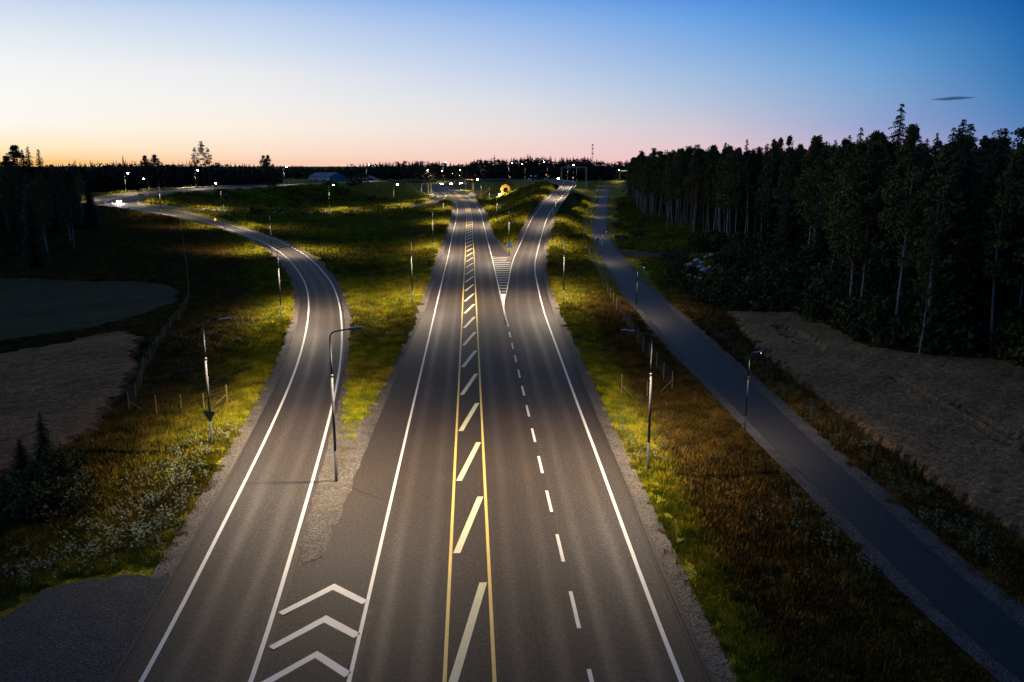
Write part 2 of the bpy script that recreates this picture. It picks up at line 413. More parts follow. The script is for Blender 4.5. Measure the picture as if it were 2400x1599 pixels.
# left ramp: measured outer line, inner line 4.4 m to the right
ll = [(-125,-60),(-14.0,-50),(-13.0,-20),(-13.2,0),(-13.8,15),(-14.44,29.3),(-16.06,41.5),(-17.32,51.4),(-19.48,67.6),(-22.19,84.4),(-25.64,102),(-29.47,119.2),(-34.4,138),(-40.9,158.1),(-48.9,180.6),(-57.6,201.0),(-68,223.5),(-89.3,262)][1:]
LLc = smooth(catmull([(x, y, 0) for x, y in ll], 2.5), 6)
lw = interp(LLc[:, 1], [(29, 4.3), (60, 4.3), (120, 4.3), (260, 4.6)])
LRc = offset(LLc, lw)
ii = list(range(0, len(LLc), 6))
leftL = [LLc[i] for i in ii][::-1]; leftR = [LRc[i] for i in ii][::-1]
E_out = preR + RR[1:] + list(loopR) + tail_far + leftL       # outer edge line of the whole road
RLa = np.array(RL)
for k in range(1, len(RL)):
    if RR[k][1] < 215:
        yk = RR[k][1]; xr0 = np.interp(yk, RLa[:, 1], RLa[:, 0]) if yk > 127 else min(atY(MAINLINE_R, yk)[0], -.4)
        RL[k] = np.array([xr0, yk, RR[k][2]])
E_in = preL + RL[1:] + list(loopL) + tail_near + leftR
nbr0 = len(preR) + len(RR) - 1
LOUT, LIN = catmull_pair(E_out, E_in, 3.0)
LOUT = smooth(LOUT, 3); LIN = smooth(LIN, 3)
d_ = LOUT - LIN; d_[:, 2] = 0; LW = np.linalg.norm(d_[:, :2], axis=1); dn = d_ / (LW[:, None] + 1e-9)
# shoulders of asphalt outside the lines
sOut = np.full(len(LOUT), 1.3)
sIn = np.full(len(LOUT), .4)
A_OUT = LOUT + dn * sOut[:, None]; A_IN = LIN - dn * sIn[:, None]
# ---- slip road passing under the bridge side and joining the loop
slip_px = [(1000,431,0),(1008,438,0),(1022,447,0),(1034,455,0),(1035,461,0),(1028,468,0),(1013,474.5,0),(990,481,0),(952,486,0),(924,488,0),(850,492,.1),(772,495,.4),(650,497.5,.8),(520,493.5,1.2),(440,488.5,1.8),(390,484.5,2.1),(350,480.5,2.5)]
SL = smooth(catmull([P(*p) for p in slip_px], 3.0), 5)
# ---- cycle path
pl = [(2400,1600),(2207,1452.6),(2079.7,1312),(1969,1189),(1867,1100),(1745.7,979),(1657,886.7),(1588,823),(1519.4,743.9),(1458,675),(1414.8,608.7),(1399.5,573),(1391.5,540),(1393,514),(1398.7,488),(1404,464),(1408.4,449),(1413,439),(1417,432)]
pr = [(2560,1600),(2360,1452.6),(2200,1312),(2075,1189),(1973.5,1100),(1845,979),(1748,886.7),(1678,823),(1598,748),(1512,668),(1457,602),(1434,573),(1421.4,536),(1422.0,510),(1424,482),(1425.8,458),(1427.5,446),(1429.5,437.5),(1431,431.5)]
PZ = -.25
PL, PR = catmull_pair([P(a, b, PZ) for a, b in pl], [P(a, b, PZ) for a, b in pr], 2.5)
PL = smooth(PL, 8); PR = smooth(PR, 8)
# side track off the path
TL, TR = catmull_pair([P(1440,583,PZ), P(1475,590,PZ), P(1520,592.5,PZ), P(1570,593,PZ), P(1640,590,PZ), P(1760,582,PZ)],
                      [P(1447,592,PZ), P(1480,602,PZ), P(1520,604,PZ), P(1570,602,PZ), P(1640,598,PZ), P(1760,589,PZ)], 2.5)
# gravel yard at the lower left
GL = [(398,1338,-.05),(352,1346,-.05),(256,1349,-.05),(174,1358,-.05),(103,1385,-.05),(41,1426,-.05),(-40,1480,-.05),(-160,1560,-.05),(-300,1700,-.05)]
GR = [(398,1360,-.05),(372,1400,-.05),(352,1440,-.05),(334,1475,-.05),(316,1510,-.05),(298,1545,-.05),(280,1580,-.05),(250,1640,-.05),(200,1740,-.05)]
YGL, YGR = catmull_pair([P(*p) for p in GL], [P(*p) for p in GR], .6)
YGL = YGL + np.column_stack([RNG.normal(size=len(YGL)) * .10, RNG.normal(size=len(YGL)) * .28, np.zeros(len(YGL))])

# ------------------------------------------------------------------ terrain height
def corridor(Lp, Rp, extra, sub=1):
    c = (Lp + Rp) / 2; hw = np.linalg.norm((Lp - Rp)[:, :2], axis=1) / 2 + extra
    # broad parts are covered by several rows of samples
    out = []
    for l, r, h in zip(Lp, Rp, hw):
        n = max(1, int(np.ceil((h - 7.5) / 3.0)) + 1) if h > 7.5 else 1
        for k in range(n):
            t = (k + .5) / n; q = l * (1 - t) + r * t
            out.append((*q, h / n + (1.0 if n > 1 else 0)))
    return np.array(out)
ib0 = np.argmin(np.linalg.norm(LOUT[:, :2] - np.array(loopR[3])[:2], axis=1)); ib1 = np.argmin(np.linalg.norm(LOUT[:, :2] - np.array(loopR[6])[:2], axis=1))
seg_a = slice(0, ib0 + 1); seg_b = slice(ib1, len(LOUT))
MAIN_R = offset(YL, interp(sY, [(-50, 5.85), (103, 5.85), (128, 6.7), (150, 7.9), (180, 10.0), (186, 10.2), (200, 9.0), (240, 7.2), (2000, 7.1)]))
roads_hi = [corridor(A_OUT[seg_a], A_IN[seg_a], 1.0), corridor(A_OUT[seg_b], A_IN[seg_b], 1.0)]
roads_lo = [corridor(MAIN_L, MAIN_R, .9), corridor(offset(SL, -3.2), offset(SL, 3.2), .8), corridor(PL, PR, 1.2), corridor(TL, TR, .3)]
yard = corridor(YGL[::3], YGR[::3], .2)
def gapz(pts, S):
    best = np.full(len(pts), 1e9); bz = np.zeros(len(pts))
    for i in range(0, len(pts), 4000):
        p = pts[i:i + 4000].astype(np.float32); s = S.astype(np.float32)
        d = np.sqrt((p[:, None, 0] - s[None, :, 0]) ** 2 + (p[:, None, 1] - s[None, :, 1]) ** 2) - s[None, :, 3]
        k = d.argmin(1); best[i:i + 4000] = d[np.arange(len(p)), k]; bz[i:i + 4000] = s[k, 2]
    return best, bz
def vnoise(x, y, s, seed=0):
    return (np.sin(x * s + seed) * np.cos(y * s * 1.13 + seed * 2.1) + .6 * np.sin(x * s * 2.3 + y * s * 1.7 + seed * .7) + .35 * np.sin(x * s * 4.9 - y * s * 4.1 + seed)) / 1.95
def terrain(pts, cell=1.5, want_gap=False):
    x, y = pts[:, 0], pts[:, 1]
    t = -.9 + .25 * vnoise(x, y, .06, 1) + .12 * vnoise(x, y, .35, 3)
    t = t + np.clip((x - 33) / 12, 0, 1) * np.clip((y - 100) / 40, 0, 1) * .9
    t = t + np.clip((y - 560) / 260, 0, 1) * 2.4 + np.clip((y - 1000) / 800, 0, 1) * 2
    t = t + np.clip((-x - 110) / 60, 0, 1) * np.clip((y - 380) / 60, 0, 1) * 2.5
    cell = np.broadcast_to(cell, x.shape)
    gaps = np.full(len(pts), 1e9)
    def apply(t, S, fill, cut):
        g, z = gapz(pts, S); np.minimum(gaps, g, out=gaps)
        e = np.maximum(g - .35 - cell * .75, 0)
        f = z - .13 - np.minimum(e * fill, 14); c = z - .13 + e * cut
        return np.maximum(np.minimum(t, c), f)
    for S in roads_hi: t = apply(t, S, .36, .5)
    for S in roads_lo: t = apply(t, S, .25, .45)
    t = apply(t, yard, .3, .4)
    if want_gap: return t, gaps
    return t
def tz(x, y):
    return float(terrain(np.array([[x, y]], float), .5)[0])

def spacing(a, b, s0, grow, smax):
    out = [a]; s = s0
    while out[-1] < b: out.append(out[-1] + s); s = min(s * grow, smax)
    return out
ys = list(np.arange(-60, 14, 6.0)) + list(np.arange(14, 170, 1.3)) + spacing(170, 640, 1.4, 1.012, 3.6)[1:]
ys = ys + spacing(ys[-1] + 4, 3800, 6, 1.10, 200)
xr = list(np.arange(0, 70, 1.5)) + spacing(70, 420, 1.8, 1.03, 6)
xr = xr + spacing(xr[-1] + 8, 2600, 14, 1.2, 200)
xs = sorted(set([-a for a in xr] + xr))
X, Y = np.meshgrid(np.array(xs), np.array(ys)); pts = np.column_stack([X.ravel(), Y.ravel()])
cellx = np.gradient(np.array(xs)); celly = np.gradient(np.array(ys))
cell = np.minimum(np.maximum(cellx[None, :], celly[:, None]).ravel(), 5.0)
tzv, tgap = terrain(pts, cell, True)
rough_ = np.clip((tgap - 2.5) / 4, 0, 1) * np.clip(1.6 - pts[:, 1] / 500, 0, 1)
tzv = tzv + rough_ * .22 * (RNG.random(len(pts)) - .5)
ground = grid_mesh('ground', np.column_stack([pts, tzv]), len(ys), len(xs), M_GROUND, kind='structure')

# ------------------------------------------------------------------ roads
def main_lane(V):
    c = YL[:, None, :2]; d = np.linalg.norm(V[..., :2] - c, axis=2) * np.sign(((V[..., :2] - c) * normals(YL)[:, None, :2]).sum(2))
    out = np.where(d < .9, d + 1.88, d - 3.88)
    return np.where(np.abs(out) > 1.9, 4.0, out)
tags = dict(kind='structure')
gs = strip('gravel_shoulder', MAIN_L + normals(YL) * -1.25, MAIN_R + normals(YL) * 1.0, M_GRAVEL, -.045, 3, None, 'structure')
main_road = strip('main_road', MAIN_L, MAIN_R, M_ASPH, 0, 40, None, 'structure', main_lane)
def ramp_lane(V):
    w = LW[:, None]; n = V.shape[1]
    Lp = LIN[:, None, :2]; d = np.linalg.norm(V[..., :2] - Lp, axis=2)
    out = d - w / 2
    return np.where((np.abs(out) > 1.9) | (w > 9), 4.0, out)
strip('gravel_shoulder', A_IN - dn * 1.1, A_OUT + dn * 1.0, M_GRAVEL, -.055, 5, None, 'structure')
ramp_road = strip('ramp_road', A_IN, A_OUT, M_ASPH2, -.012, 16, None, 'structure', ramp_lane)
strip('gravel_shoulder', offset(SL, -3.3), offset(SL, 3.3), M_GRAVEL, -.075, 2, None, 'structure')
slip_road = strip('slip_road', offset(SL, -2.7), offset(SL, 2.7), M_ASPH2, -.03, 6, None, 'structure')
pn = (PR - PL); pn[:, 2] = 0; pn /= np.linalg.norm(pn, axis=1)[:, None]
strip('path_verge', PL - pn * .9, PR + pn * interp(PL[:, 1], [(60, 1.3), (120, 1.0), (200, .5)])[:, None], M_PATHG, -.04, 4, None, 'structure')
strip('cycle_path', PL, PR, M_PATH, 0, 6, None, 'structure')
strip('side_track', TL, TR, M_YARD, -.02, 3, None, 'structure')
strip('gravel_yard', YGL, YGR, M_YARD, 0, 14, None, 'structure')
# paved gore between the left ramp and the main road, and the gravel island tip on it
yy = np.arange(-40, 44.5, 1.5)
gl = np.array([atY(LRc, y) for y in yy]); gr = np.array([atY(MAIN_L, y) for y in yy])
strip('paved_gore', gl + np.array([-.5, 0, 0]), gr + np.array([.6, 0, 0]), M_ASPH, -.022, 12, None, 'structure')
isl_l = [(702,1312),(700,1295),(707,1262),(716,1225),(728,1185),(741,1140),(753,1100),(766,1050),(775,1000)]
isl_r = [(703,1325),(757,1308),(779,1258),(797,1215),(818,1165),(836,1115),(850,1078),(870,1030),(885,980)]
iL, iR = catmull_pair([P(a, b, 0) for a, b in isl_l], [P(a, b, 0) for a, b in isl_r], 1.0)
wig = np.column_stack([.12 * np.sin(np.arange(len(iL)) * 1.7), .1 * np.cos(np.arange(len(iL)) * 2.3), np.zeros(len(iL))])
t_ = np.linspace(0, 1, 9)[None, :, None]
V = (iL + wig)[:, None, :] * (1 - t_) + (iR - wig)[:, None, :] * t_
V[..., 2] += .02 + .05 * np.sin(t_[..., 0] * PI) + .03 * RNG.random(V.shape[:2])
V[..., 2] -= .06 * np.exp(-((t_[..., 0] - .5) / .15) ** 2)
V[:, 0, 2] = V[:, -1, 2] = -.03; V[0, :, 2] = -.02
grid_mesh('gravel_island', V.reshape(-1, 3), len(iL), 9, M_GRAVEL, None, None, 'structure')

# ------------------------------------------------------------------ markings
MZ = .006
def curve_part(c, y0, y1): return c[(c[:, 1] >= y0) & (c[:, 1] <= y1)]
line_strip('edge_line', curve_part(MAINLINE_L, -40, 452), .17, M_WHITE, MZ, main_road)
line_strip('edge_line', curve_part(MAINLINE_L, 520, 1100), .25, M_WHITE, MZ, main_road)
line_strip('median_line', curve_part(YL, -40, 1100), .16, M_YELLOW, MZ, main_road)
line_strip('median_line', curve_part(YR, -40, 1100), .16, M_YELLOW, MZ, main_road)
line_strip('edge_line', curve_part(MAINLINE_R, 102.4, 1100), .18, M_WHITE, MZ, main_road)
S = arclen(YL)
def frame_at(s, off, z=MZ):
    n = normals(YL)
    x = np.interp(s, S, YL[:, 0]); y = np.interp(s, S, YL[:, 1]); nx = np.interp(s, S, n[:, 0]); ny = np.interp(s, S, n[:, 1])
    return (x + nx * off, y + ny * off, z)
def s_at(y): return float(np.interp(y, YL[:, 1], S))
def quad(name, q, m, parent):
    b = MB(); b.add(q, [(0, 1, 2, 3)]); o = b.build(name, m, parent)
    if o.data.polygons[0].normal.z < 0: o.data.flip_normals()
    return o
# slanted stripes of the yellow median: one every ~10 m
y_b = P(1000, 1297)[1]; step = None
rows = [P(1000, r)[1] for r in (1297, 1125, 1008.7, 925.5, 860.8, 809.7)]
step = (rows[-1] - rows[0]) / 5.0
s0 = s_at(rows[0]); slen = P(1000, 1165.5)[1] - rows[0]
k = -3
while True:
    s = s0 + k * step
    if s > s_at(800): break
    if s > s_at(6):
        w = .37; slen_, s_keep = slen, s
        if k == -1: s = s_at(P(1000, 1606)[1]); slen_ = P(1000, 1367)[1] - P(1000, 1606)[1]
        if k < -1: s -= 1.2
        a, c = .13, 1.84
        quad('hatch_stripe', [frame_at(s, a), frame_at(s, a + w), frame_at(s + slen_, c), frame_at(s + slen_, c - w)], M_CREAM, main_road)
    k += 1
# dashes between through lane and exit lane
dr = [P(1200, r) for r in (1481, 1325, 1206, 1114, 1040.5, 979)]
per = (dr[-1][1] - dr[0][1]) / 5.0; sd0 = s_at(dr[0][1]); dl = per * .515
k = -4
while True:
    s = sd0 + k * per
    if s + dl > s_at(101): break
    if s > s_at(0):
        quad('lane_dash', [frame_at(s, 5.71), frame_at(s, 5.89), frame_at(s + dl, 5.89), frame_at(s + dl, 5.71)], M_WHITE, main_road)
    k += 1
# solid nose and V bars of the exit gore
def inR(y): return atY(MAINLINE_R, y)[0]
iro = [i for i in range(len(LIN)) if LIN[i, 1] < 230][:400]
RLx = LIN[:nbr0 * 40]
def rl(y):
    c = RLx[: int(np.argmax(RLx[:, 1]))]; return float(np.interp(y, c[:, 1], c[:, 0]))
def mr(y): return float(np.interp(y, MAINLINE_R[:, 1], MAINLINE_R[:, 0]))
yn = np.linspace(P(1200, 766)[1], P(1200, 689)[1], 14)
nl = np.array([(mr(y), y, 0) for y in yn]); nr = np.array([(max(rl(y), mr(y) + .12), y, 0) for y in yn])
strip('gore_nose', nl, nr, M_WHITE, MZ, 2, main_road)
y0b, y1b = P(1200, 682.7)[1], P(1200, 602.6)[1]
for i in range(16):
    y = y0b + (y1b - y0b) * i / 15; xl, xr_ = mr(y), rl(y); xm = (xl + xr_) / 2 + .1; t = .30; dip = .25 + .11 * (xr_ - xl)
    b = MB(); b.add([(xl, y - t, MZ), (xm, y - t - dip, MZ), (xr_, y - t, MZ), (xr_, y + t, MZ), (xm, y + t - dip, MZ), (xl, y + t, MZ)], [(0, 1, 4, 5), (1, 2, 3, 4)])
    o = b.build('gore_bar', M_WHITE, main_road)
# chevrons lower left, one more than is in view
chev = [((652.5,1435),(783.8,1368),(862.6,1407.8),(848.6,1416),(780,1382.6),(663,1441.5)),
        ((629.8,1515),(764.6,1442),(845,1485),(829.3,1495.4),(759.3,1459),(640.3,1522.7)),
        ((604,1603),(743.6,1525.5),(824,1576),(807.3,1587.5),(738.3,1542),(616,1612))]
for c in chev:
    q = [P(a, b, MZ) for a, b in c]; b = MB(); b.add(q, [(0, 1, 4, 5), (1, 2, 3, 4)])
    o = b.build('chevron', M_WHITE, main_road)
    if o.data.polygons[0].normal.z < 0: o.data.flip_normals()
M_SEAM = mat('paving joint', (.008, .007, .006), .9)
for c_, w_, zz_ in ((LOUT + dn * 1.12, .07, .004), (LOUT + dn * .95, .03, .003)):
    wv = c_[:-2] + dn[:-2] * (.04 * np.sin(np.arange(len(c_) - 2) * .9))[:, None]
    line_strip('paving_joint', wv, w_, M_SEAM, zz_ - .006, ramp_road)
line_strip('paving_joint', curve_part(offset(YL, 3.86), -40, 420), .03, M_SEAM, .003, main_road)
line_strip('paving_joint', curve_part(offset(MAIN_L, .5), -40, 30), .03, M_SEAM, .003, main_road)
# edge lines of the ramp, bridge and loop
i_in0 = int(np.argmin(np.abs(LIN[:200, 1] - 103)))
line_strip('edge_line', LOUT[:-2], .2, M_WHITE, MZ - .006, ramp_road)
line_strip('edge_line', LIN[i_in0:-2], .2, M_WHITE, MZ - .006, ramp_road)
SLn = normals(SL)
line_strip('edge_line', offset(SL[8:], -2.4), .2, M_WHITE, -.02, slip_road)
line_strip('edge_line', offset(SL[8:], 2.4), .2, M_WHITE, -.02, slip_road)
# inner guide lines inside the wide bend: traced on the paved surface
RS = corridor(A_OUT[seg_b], A_IN[seg_b], 0)
def drape(pxs, zs, n=2.0):
    c = catmull([P(a, b, z) for (a, b), z in zip(pxs, zs)], n); return smooth(c, 3)
for pxs, zs, w in [([(420,445.6),(345,452.3),(297.6,458.2),(262,465.0),(247.5,471.5),(246,475.5),(256,480),(277,484.0),(310,488.5)], [5.9,5.2,4.7,4.0,3.45,3.2,3.0,2.7,2.3], .3),
                   ([(420,452.5),(343.5,460.5),(300,467.5),(272,472),(262,475.4),(266,479.5),(277,482.5),(300,485.8)], [5.2,4.4,3.8,3.4,3.15,2.95,2.8,2.55], .3),
                   ([(216,480),(209.5,477.5),(210,474),(222,469.5),(240,466)], [3.1,3.15,3.3,3.6,3.9], .25)]:
    c = drape(pxs, zs)
    g, z = gapz(c[:, :2], np.vstack([RS])); c[:, 2] = smooth(np.column_stack([c[:, :2], z]), 6)[:, 2] + .12
    line_strip('guide_line', c, w, M_WHITE, 0, ramp_road)

# ------------------------------------------------------------------ bridge
def build_bridge():
    root = thing('road_bridge', 'long low concrete road bridge carrying the ramp road over the main road', 'bridge', (0, 0, 0))
    bc = catmull(bridge_c[2:7], 3.0); n = normals(bc)
    def wall(name, off, w, z0, z1, m, parent=root):
        b = MB(); c = bc + n * off
        for i in range(len(c) - 1):
            p, q = c[i], c[i + 1]
            u = n[i] * w / 2; v = n[i + 1] * w / 2
            vs = [p - u, p + u, q + v, q - v]
            vs = [(*a[:2], a[2] + z0) for a in vs] + [(*a[:2], a[2] + z1) for a in vs]
            b.add(vs, [(3, 2, 1, 0), (4, 5, 6, 7), (0, 1, 5, 4), (2, 3, 7, 6)] + ([(3, 0, 4, 7)] if i == 0 else []) + ([(1, 2, 6, 5)] if i == len(c) - 2 else []))
        return b.build(name, m, parent)
    wall('deck_slab', 0, 12.6, -.45, -.08, M_DECKSIDE)
    wall('girder', 2.6, 1.0, -1.9, -.453, M_CONC); wall('girder', -2.6, 1.0, -1.9, -.453, M_CONC)
    wall('edge_beam', 6.45, .4, -.6, .25, M_DECKSIDE); wall('edge_beam', -6.45, .4, -.6, .25, M_DECKSIDE)
    for sd in (6.4, -6.4):
        r = wall('railing', sd, .07, 1.05, 1.15, M_RAIL)
        wall('rail', sd, .05, .75, .83, M_RAIL, r); wall('rail', sd, .05, .48, .56, M_RAIL, r)
        c = bc + n * sd
        s = arclen(c); k = .5
        pm = MB(); pm.box((0, 0, .64), (.08, .08, .8)); me = None
        while k < s[-1]:
            x = np.interp(k, s, c[:, 0]); y = np.interp(k, s, c[:, 1]); z = np.interp(k, s, c[:, 2])
            if me is None: o = pm.build('post', M_RAIL, r, (x, y, z)); me = o.data
            else: link('post', me, r, (x, y, z))
            k += 2.0
    for px, py in ((1008.5, 457.5), (1111, 456.5)):
        i = np.argmin(np.abs(project(bc[:, 0], bc[:, 1], 0)[0] - px)); c = bc[i]; u = n[i]
        for sd in (-2.6, 2.6):
            b = MB(); q = c + u * sd
            b.tube([(q[0], q[1], -1.5), (q[0], q[1], c[2] - 1.9)], [.62, .62], 12); b.build('pier', M_CONC, root)
        b = MB(); q = c
        b.box((q[0], q[1], -.15), (9, 9, .5), math.atan2(u[1], u[0])); 
    # paved cones at the pier feet
    for pts_ in ([(995,455.5,.4),(1008,464,0),(1019,457,.3),(1017,450,1.2),(1006,452,1.0)], [(1096,457.5,.3),(1108,449.5,1.8),(1120,455.5,.9),(1113,462.5,0)]):
        q = [P(*p) for p in pts_]; b = MB(); cen = np.mean(q, 0) + np.array([0, 0, .25])
        vs = list(q) + [(a[0], a[1], a[2] - 1.2) for a in q] + [cen]; nn = len(q)
        b.add(vs, [(i, (i + 1) % nn, 2 * nn) for i in range(nn)] + [(i, (i + 1) % nn, nn + (i + 1) % nn, nn + i) for i in range(nn)])
        b.build('slope_paving', M_CONC, root)
    for c, u in ((bc[0], n[0]), (bc[-1], n[-1])):
        b = MB(); b.box((c[0], c[1], c[2] - 2.6), (12.6, 1.2, 4.2), math.atan2(u[1], u[0])); b.build('abutment', M_CONC, root)
    return root, bc, n
bridge, bc, bnn = build_bridge()
# floodlights under the bridge
def under_light(px, label, zc=7.3):
    i = np.argmin(np.abs(project(bc[:, 0], bc[:, 1], 7.3)[0] - px)); c = bc[i]; nrm = bnn[i]
    side = -1 if (c + nrm)[1] > c[1] else 1
    q = c + nrm * side * 5.6
    t = thing('floodlight', label, 'floodlight', (q[0], q[1], c[2] - 2.15), group='floodlights under the bridge')
    b = MB(); b.box((0, 0, .12), (1.3, .5, .25)); b.build('housing', M_HEAD, t)
    b = MB(); b.box((0, -.1, -.06), (1.7, .5, .12)); b.build('lens', M_LED, t)
    l = bpy.data.lights.new('lamp_light', 'SPOT'); l.energy = 5200; l.spot_size = 2.7; l.spot_blend = .6; l.color = (1, .74, .28); l.shadow_soft_size = 0
    lo = bpy.data.objects.new('lamp_light', l); C.objects.link(lo); lo.parent = t; lo.location = (0, -.3, -.3); lo.rotation_euler = (-.35, 0, 0)
    l2 = bpy.data.lights.new('lamp_light', 'POINT'); l2.energy = 900; l2.color = (1, .66, .12); l2.shadow_soft_size = 0
    lo = bpy.data.objects.new('lamp_light', l2); C.objects.link(lo); lo.parent = t; lo.location = (0, .9, -.4)
under_light(1033.5, 'bright floodlight under the bridge, the one nearest the left pier')
under_light(1055.4, 'middle one of three bright floodlights under the bridge')
under_light(1079, 'bright floodlight under the bridge, furthest right of the three over the road')

# ------------------------------------------------------------------ guardrails
def guardrail(label, c, post=4.0, h=.62):
    c = smooth(c, 2)
    t = thing('guardrail', label, 'guardrail', (0, 0, 0), group='steel guardrails')
    b = MB(); n = normals(c)
    prof = [(.0, -.15), (.05, -.08), (0, 0), (.05, .08), (0, .15)]
    vs = []; fs = []
    for p, u in zip(c, n):
        for a, z in prof: vs.append((p[0] + u[0] * a, p[1] + u[1] * a, p[2] + h + z))
        for a, z in prof[::-1]: vs.append((p[0] + u[0] * (a - .04), p[1] + u[1] * (a - .04), p[2] + h + z))
    m = 10
    for i in range(len(c) - 1):
        for k in range(m): fs.append((i * m + k, i * m + (k + 1) % m, (i + 1) * m + (k + 1) % m, (i + 1) * m + k))
    b.add(vs, fs); b.build('beam', M_RAIL, t)
    s = arclen(c); k = .3; me = None
    while k < s[-1]:
        p = [np.interp(k, s, c[:, i]) for i in range(3)]
        if me is None:
            pm = MB(); pm.box((0, 0, .25), (.1, .12, 1.0)); o = pm.build('post', M_RAIL, t, p); me = o.data
        else: link('post', me, t, p)
        k += post
    return t
g0 = P(1316, 480.5, 3.4); g1 = P(1275, 419.2, 9.7)
OUTR = LOUT + dn * 2.0
iy0 = int(np.argmin(np.linalg.norm(OUTR[:, :2] - g0[:2], axis=1)))
g = OUTR[iy0:iy0 + 75].copy(); g = g[: int(np.argmin(np.linalg.norm(OUTR[:, :2] - np.array(loopR[2])[:2], axis=1))) - iy0 + 2]
g[:2, 2] -= np.array([.6, .25])
guardrail('pale guardrail round the outside of the ramp bend at the top right', g)
jb = int(np.argmin(np.linalg.norm(LOUT[:, :2] - np.array(loopR[7])[:2], axis=1))); je = int(np.argmin(np.linalg.norm(LOUT[:, :2] - P(275, 455, 4.7)[:2], axis=1)))
guardrail('long guardrail behind the overpass road left of the bridge', OUTR[jb:je] - dn[jb:je] * .5)
guardrail('short bright guardrail between the main road and the right bridge pier', catmull([P(1079,445,0), P(1092,450.5,0), P(1103,456.5,0), P(1113,463,0)], 3.0))
guardrail('short guardrail beside the slip road in front of the left bridge pier', catmull([P(1011,446.5,0), P(1016.5,451.5,0), P(1016.5,458.5,0), P(1007.5,466,0)], 3.0))

# ------------------------------------------------------------------ street lamps
def photometry(l):
    """throw along the road, little behind the pole: a road lantern's distribution"""
    l.use_nodes = True; nt = l.node_tree; N = nt.nodes; L = nt.links; em = N['Emission']
    tc = N.new('ShaderNodeTexCoord'); sp = N.new('ShaderNodeSeparateXYZ'); L.new(tc.outputs['Normal'], sp.inputs[0])
    def m(op, a, b=None):
        n = N.new('ShaderNodeMath'); n.operation = op
        for i, v in enumerate((a, b)):
            if v is None: continue
            if isinstance(v, (int, float)): n.inputs[i].default_value = v
            else: L.new(v, n.inputs[i])
        return n.outputs[0]
    cg = m('MAXIMUM', m('MULTIPLY', sp.outputs[2], -1.0), .02)
    boost = m('MINIMUM', m('POWER', cg, -.42), 3.0)
    cut = N.new('ShaderNodeMapRange'); cut.interpolation_type = 'SMOOTHSTEP'
    cut.inputs[1].default_value = .15; cut.inputs[2].default_value = .72; L.new(cg, cut.inputs[0])
    tx = m('DIVIDE', sp.outputs[0], cg)
    fwd = m('MAXIMUM', m('SUBTRACT', tx, .3), 0.0); bck = m('MAXIMUM', m('MULTIPLY', tx, -2.1), 0.0)
    sid = m('MAXIMUM', fwd, bck)
    ac = m('DIVIDE', 1.0, m('ADD', 1.0, m('POWER', m('DIVIDE', sid, 1.35), 3.6)))
    L.new(m('MULTIPLY', m('MULTIPLY', boost, cut.outputs[0]), ac), em.inputs['Strength'])
LIGHTS = {}
def get_light(power):
    if power not in LIGHTS:
        l = bpy.data.lights.new('lamp_light', 'SPOT'); l.energy = power; l.spot_size = math.radians(172); l.spot_blend = .05
        l.shadow_soft_size = 0; l.color = (1.0, .80, .57); photometry(l); LIGHTS[power] = l
    return LIGHTS[power]
def street_lamp(label, px, py, zg, ytop, adir, power=3600, arm=1.75, style='flat', group='street lamps along the roads', cat='street lamp', rise=.55, follow=True):
    p = P(px, py, zg); x, y = float(p[0]), float(p[1])
    if y > 100 and power > 5000: power = int(power * 1.35)
    zb = tz(x, y) if follow else zg
    if abs(zb - zg) > 1.2: zb = zg
    top = height_for(x, y, ytop); h = max(3.5, min(14.0, top - zb))
    a = math.atan2(adir[1], adir[0])
    t = thing('street_lamp', label, cat, (x, y, zb), a, group)
    big = h > 7; r0 = .088 if big else .065; r1 = .048
    if y > 250: r0 *= 1.25; r1 *= 1.35
    b = MB(); b.tube([(0, 0, -.6), (0, 0, 0), (0, 0, h * .22)], [r0 * 1.12, r0 * 1.12, r0], 8); b.tube([(0, 0, h * .22 - .01), (0, 0, h * .74)], [r0, r0 * .85], 8)
    b.tube([(0, 0, h * .74 - .01), (0, 0, h * .74 + .12)], [r0 * 1.25, r0 * 1.0], 8)
    b.tube([(0, 0, h * .74 + .1), (0, 0, h)], [r1 * 1.35, r1 * 1.1], 8); b.build('pole', M_POLE, t, smooth=True)
    ar = MB(); pts_ = [(0, 0, h - .02)]
    for k in range(1, 6):
        q = k / 5 * PI / 2; pts_.append((.45 * (1 - math.cos(q)), 0, h + .42 * math.sin(q)))
    pts_.append((arm - .55, 0, h + rise)); ar.tube(pts_, r1, 6); ar.build('arm', M_POLE, t, smooth=True)
    hd = MB(); hd.box((arm - .15, 0, h + rise + .03), (.85 if big else .5, .28, .12), tilt=.06); hd.build('lamp_head', M_HEAD, t)
    hc = MB(); hc.box((arm + .08, 0, h + rise + .115), (.34, .24, .03), tilt=.06); hc.build('lamp_cap', M_HEADTOP, t)
    ln = MB()
    if style == 'flat': ln.box((arm - .05, 0, h + rise - .017), (.45, .2, .02), tilt=.06); ln.build('lens', M_LEDSOFT, t)
    elif style == 'drop':
        ln.box((arm - .05, 0, h + rise - .11), (.55, .4, .2)); ln.build('lens', M_LED, t)
    if power:
        lo = bpy.data.objects.new('lamp_light', get_light(power)); C.objects.link(lo); lo.parent = t
        lo.location = (arm - .1, 0, h + rise - (.24 if style == 'drop' else .06))
    return t
SL_ = street_lamp
W_ = 12500
SL_('tall lamp with a triangular sign on it, at the left edge of the left ramp', 497.8, 1047, -.4, 768, (1, .05), W_)
SL_('tall lamp on the gravel tip between the left ramp and the main road', 789, 1129, 0, 792, (1, .05), W_, follow=False)
SL_('tall lamp in brown grass at the right edge of the exit lane, arm pointing left', 1518, 1107, -.3, 797, (-1, .03), W_)
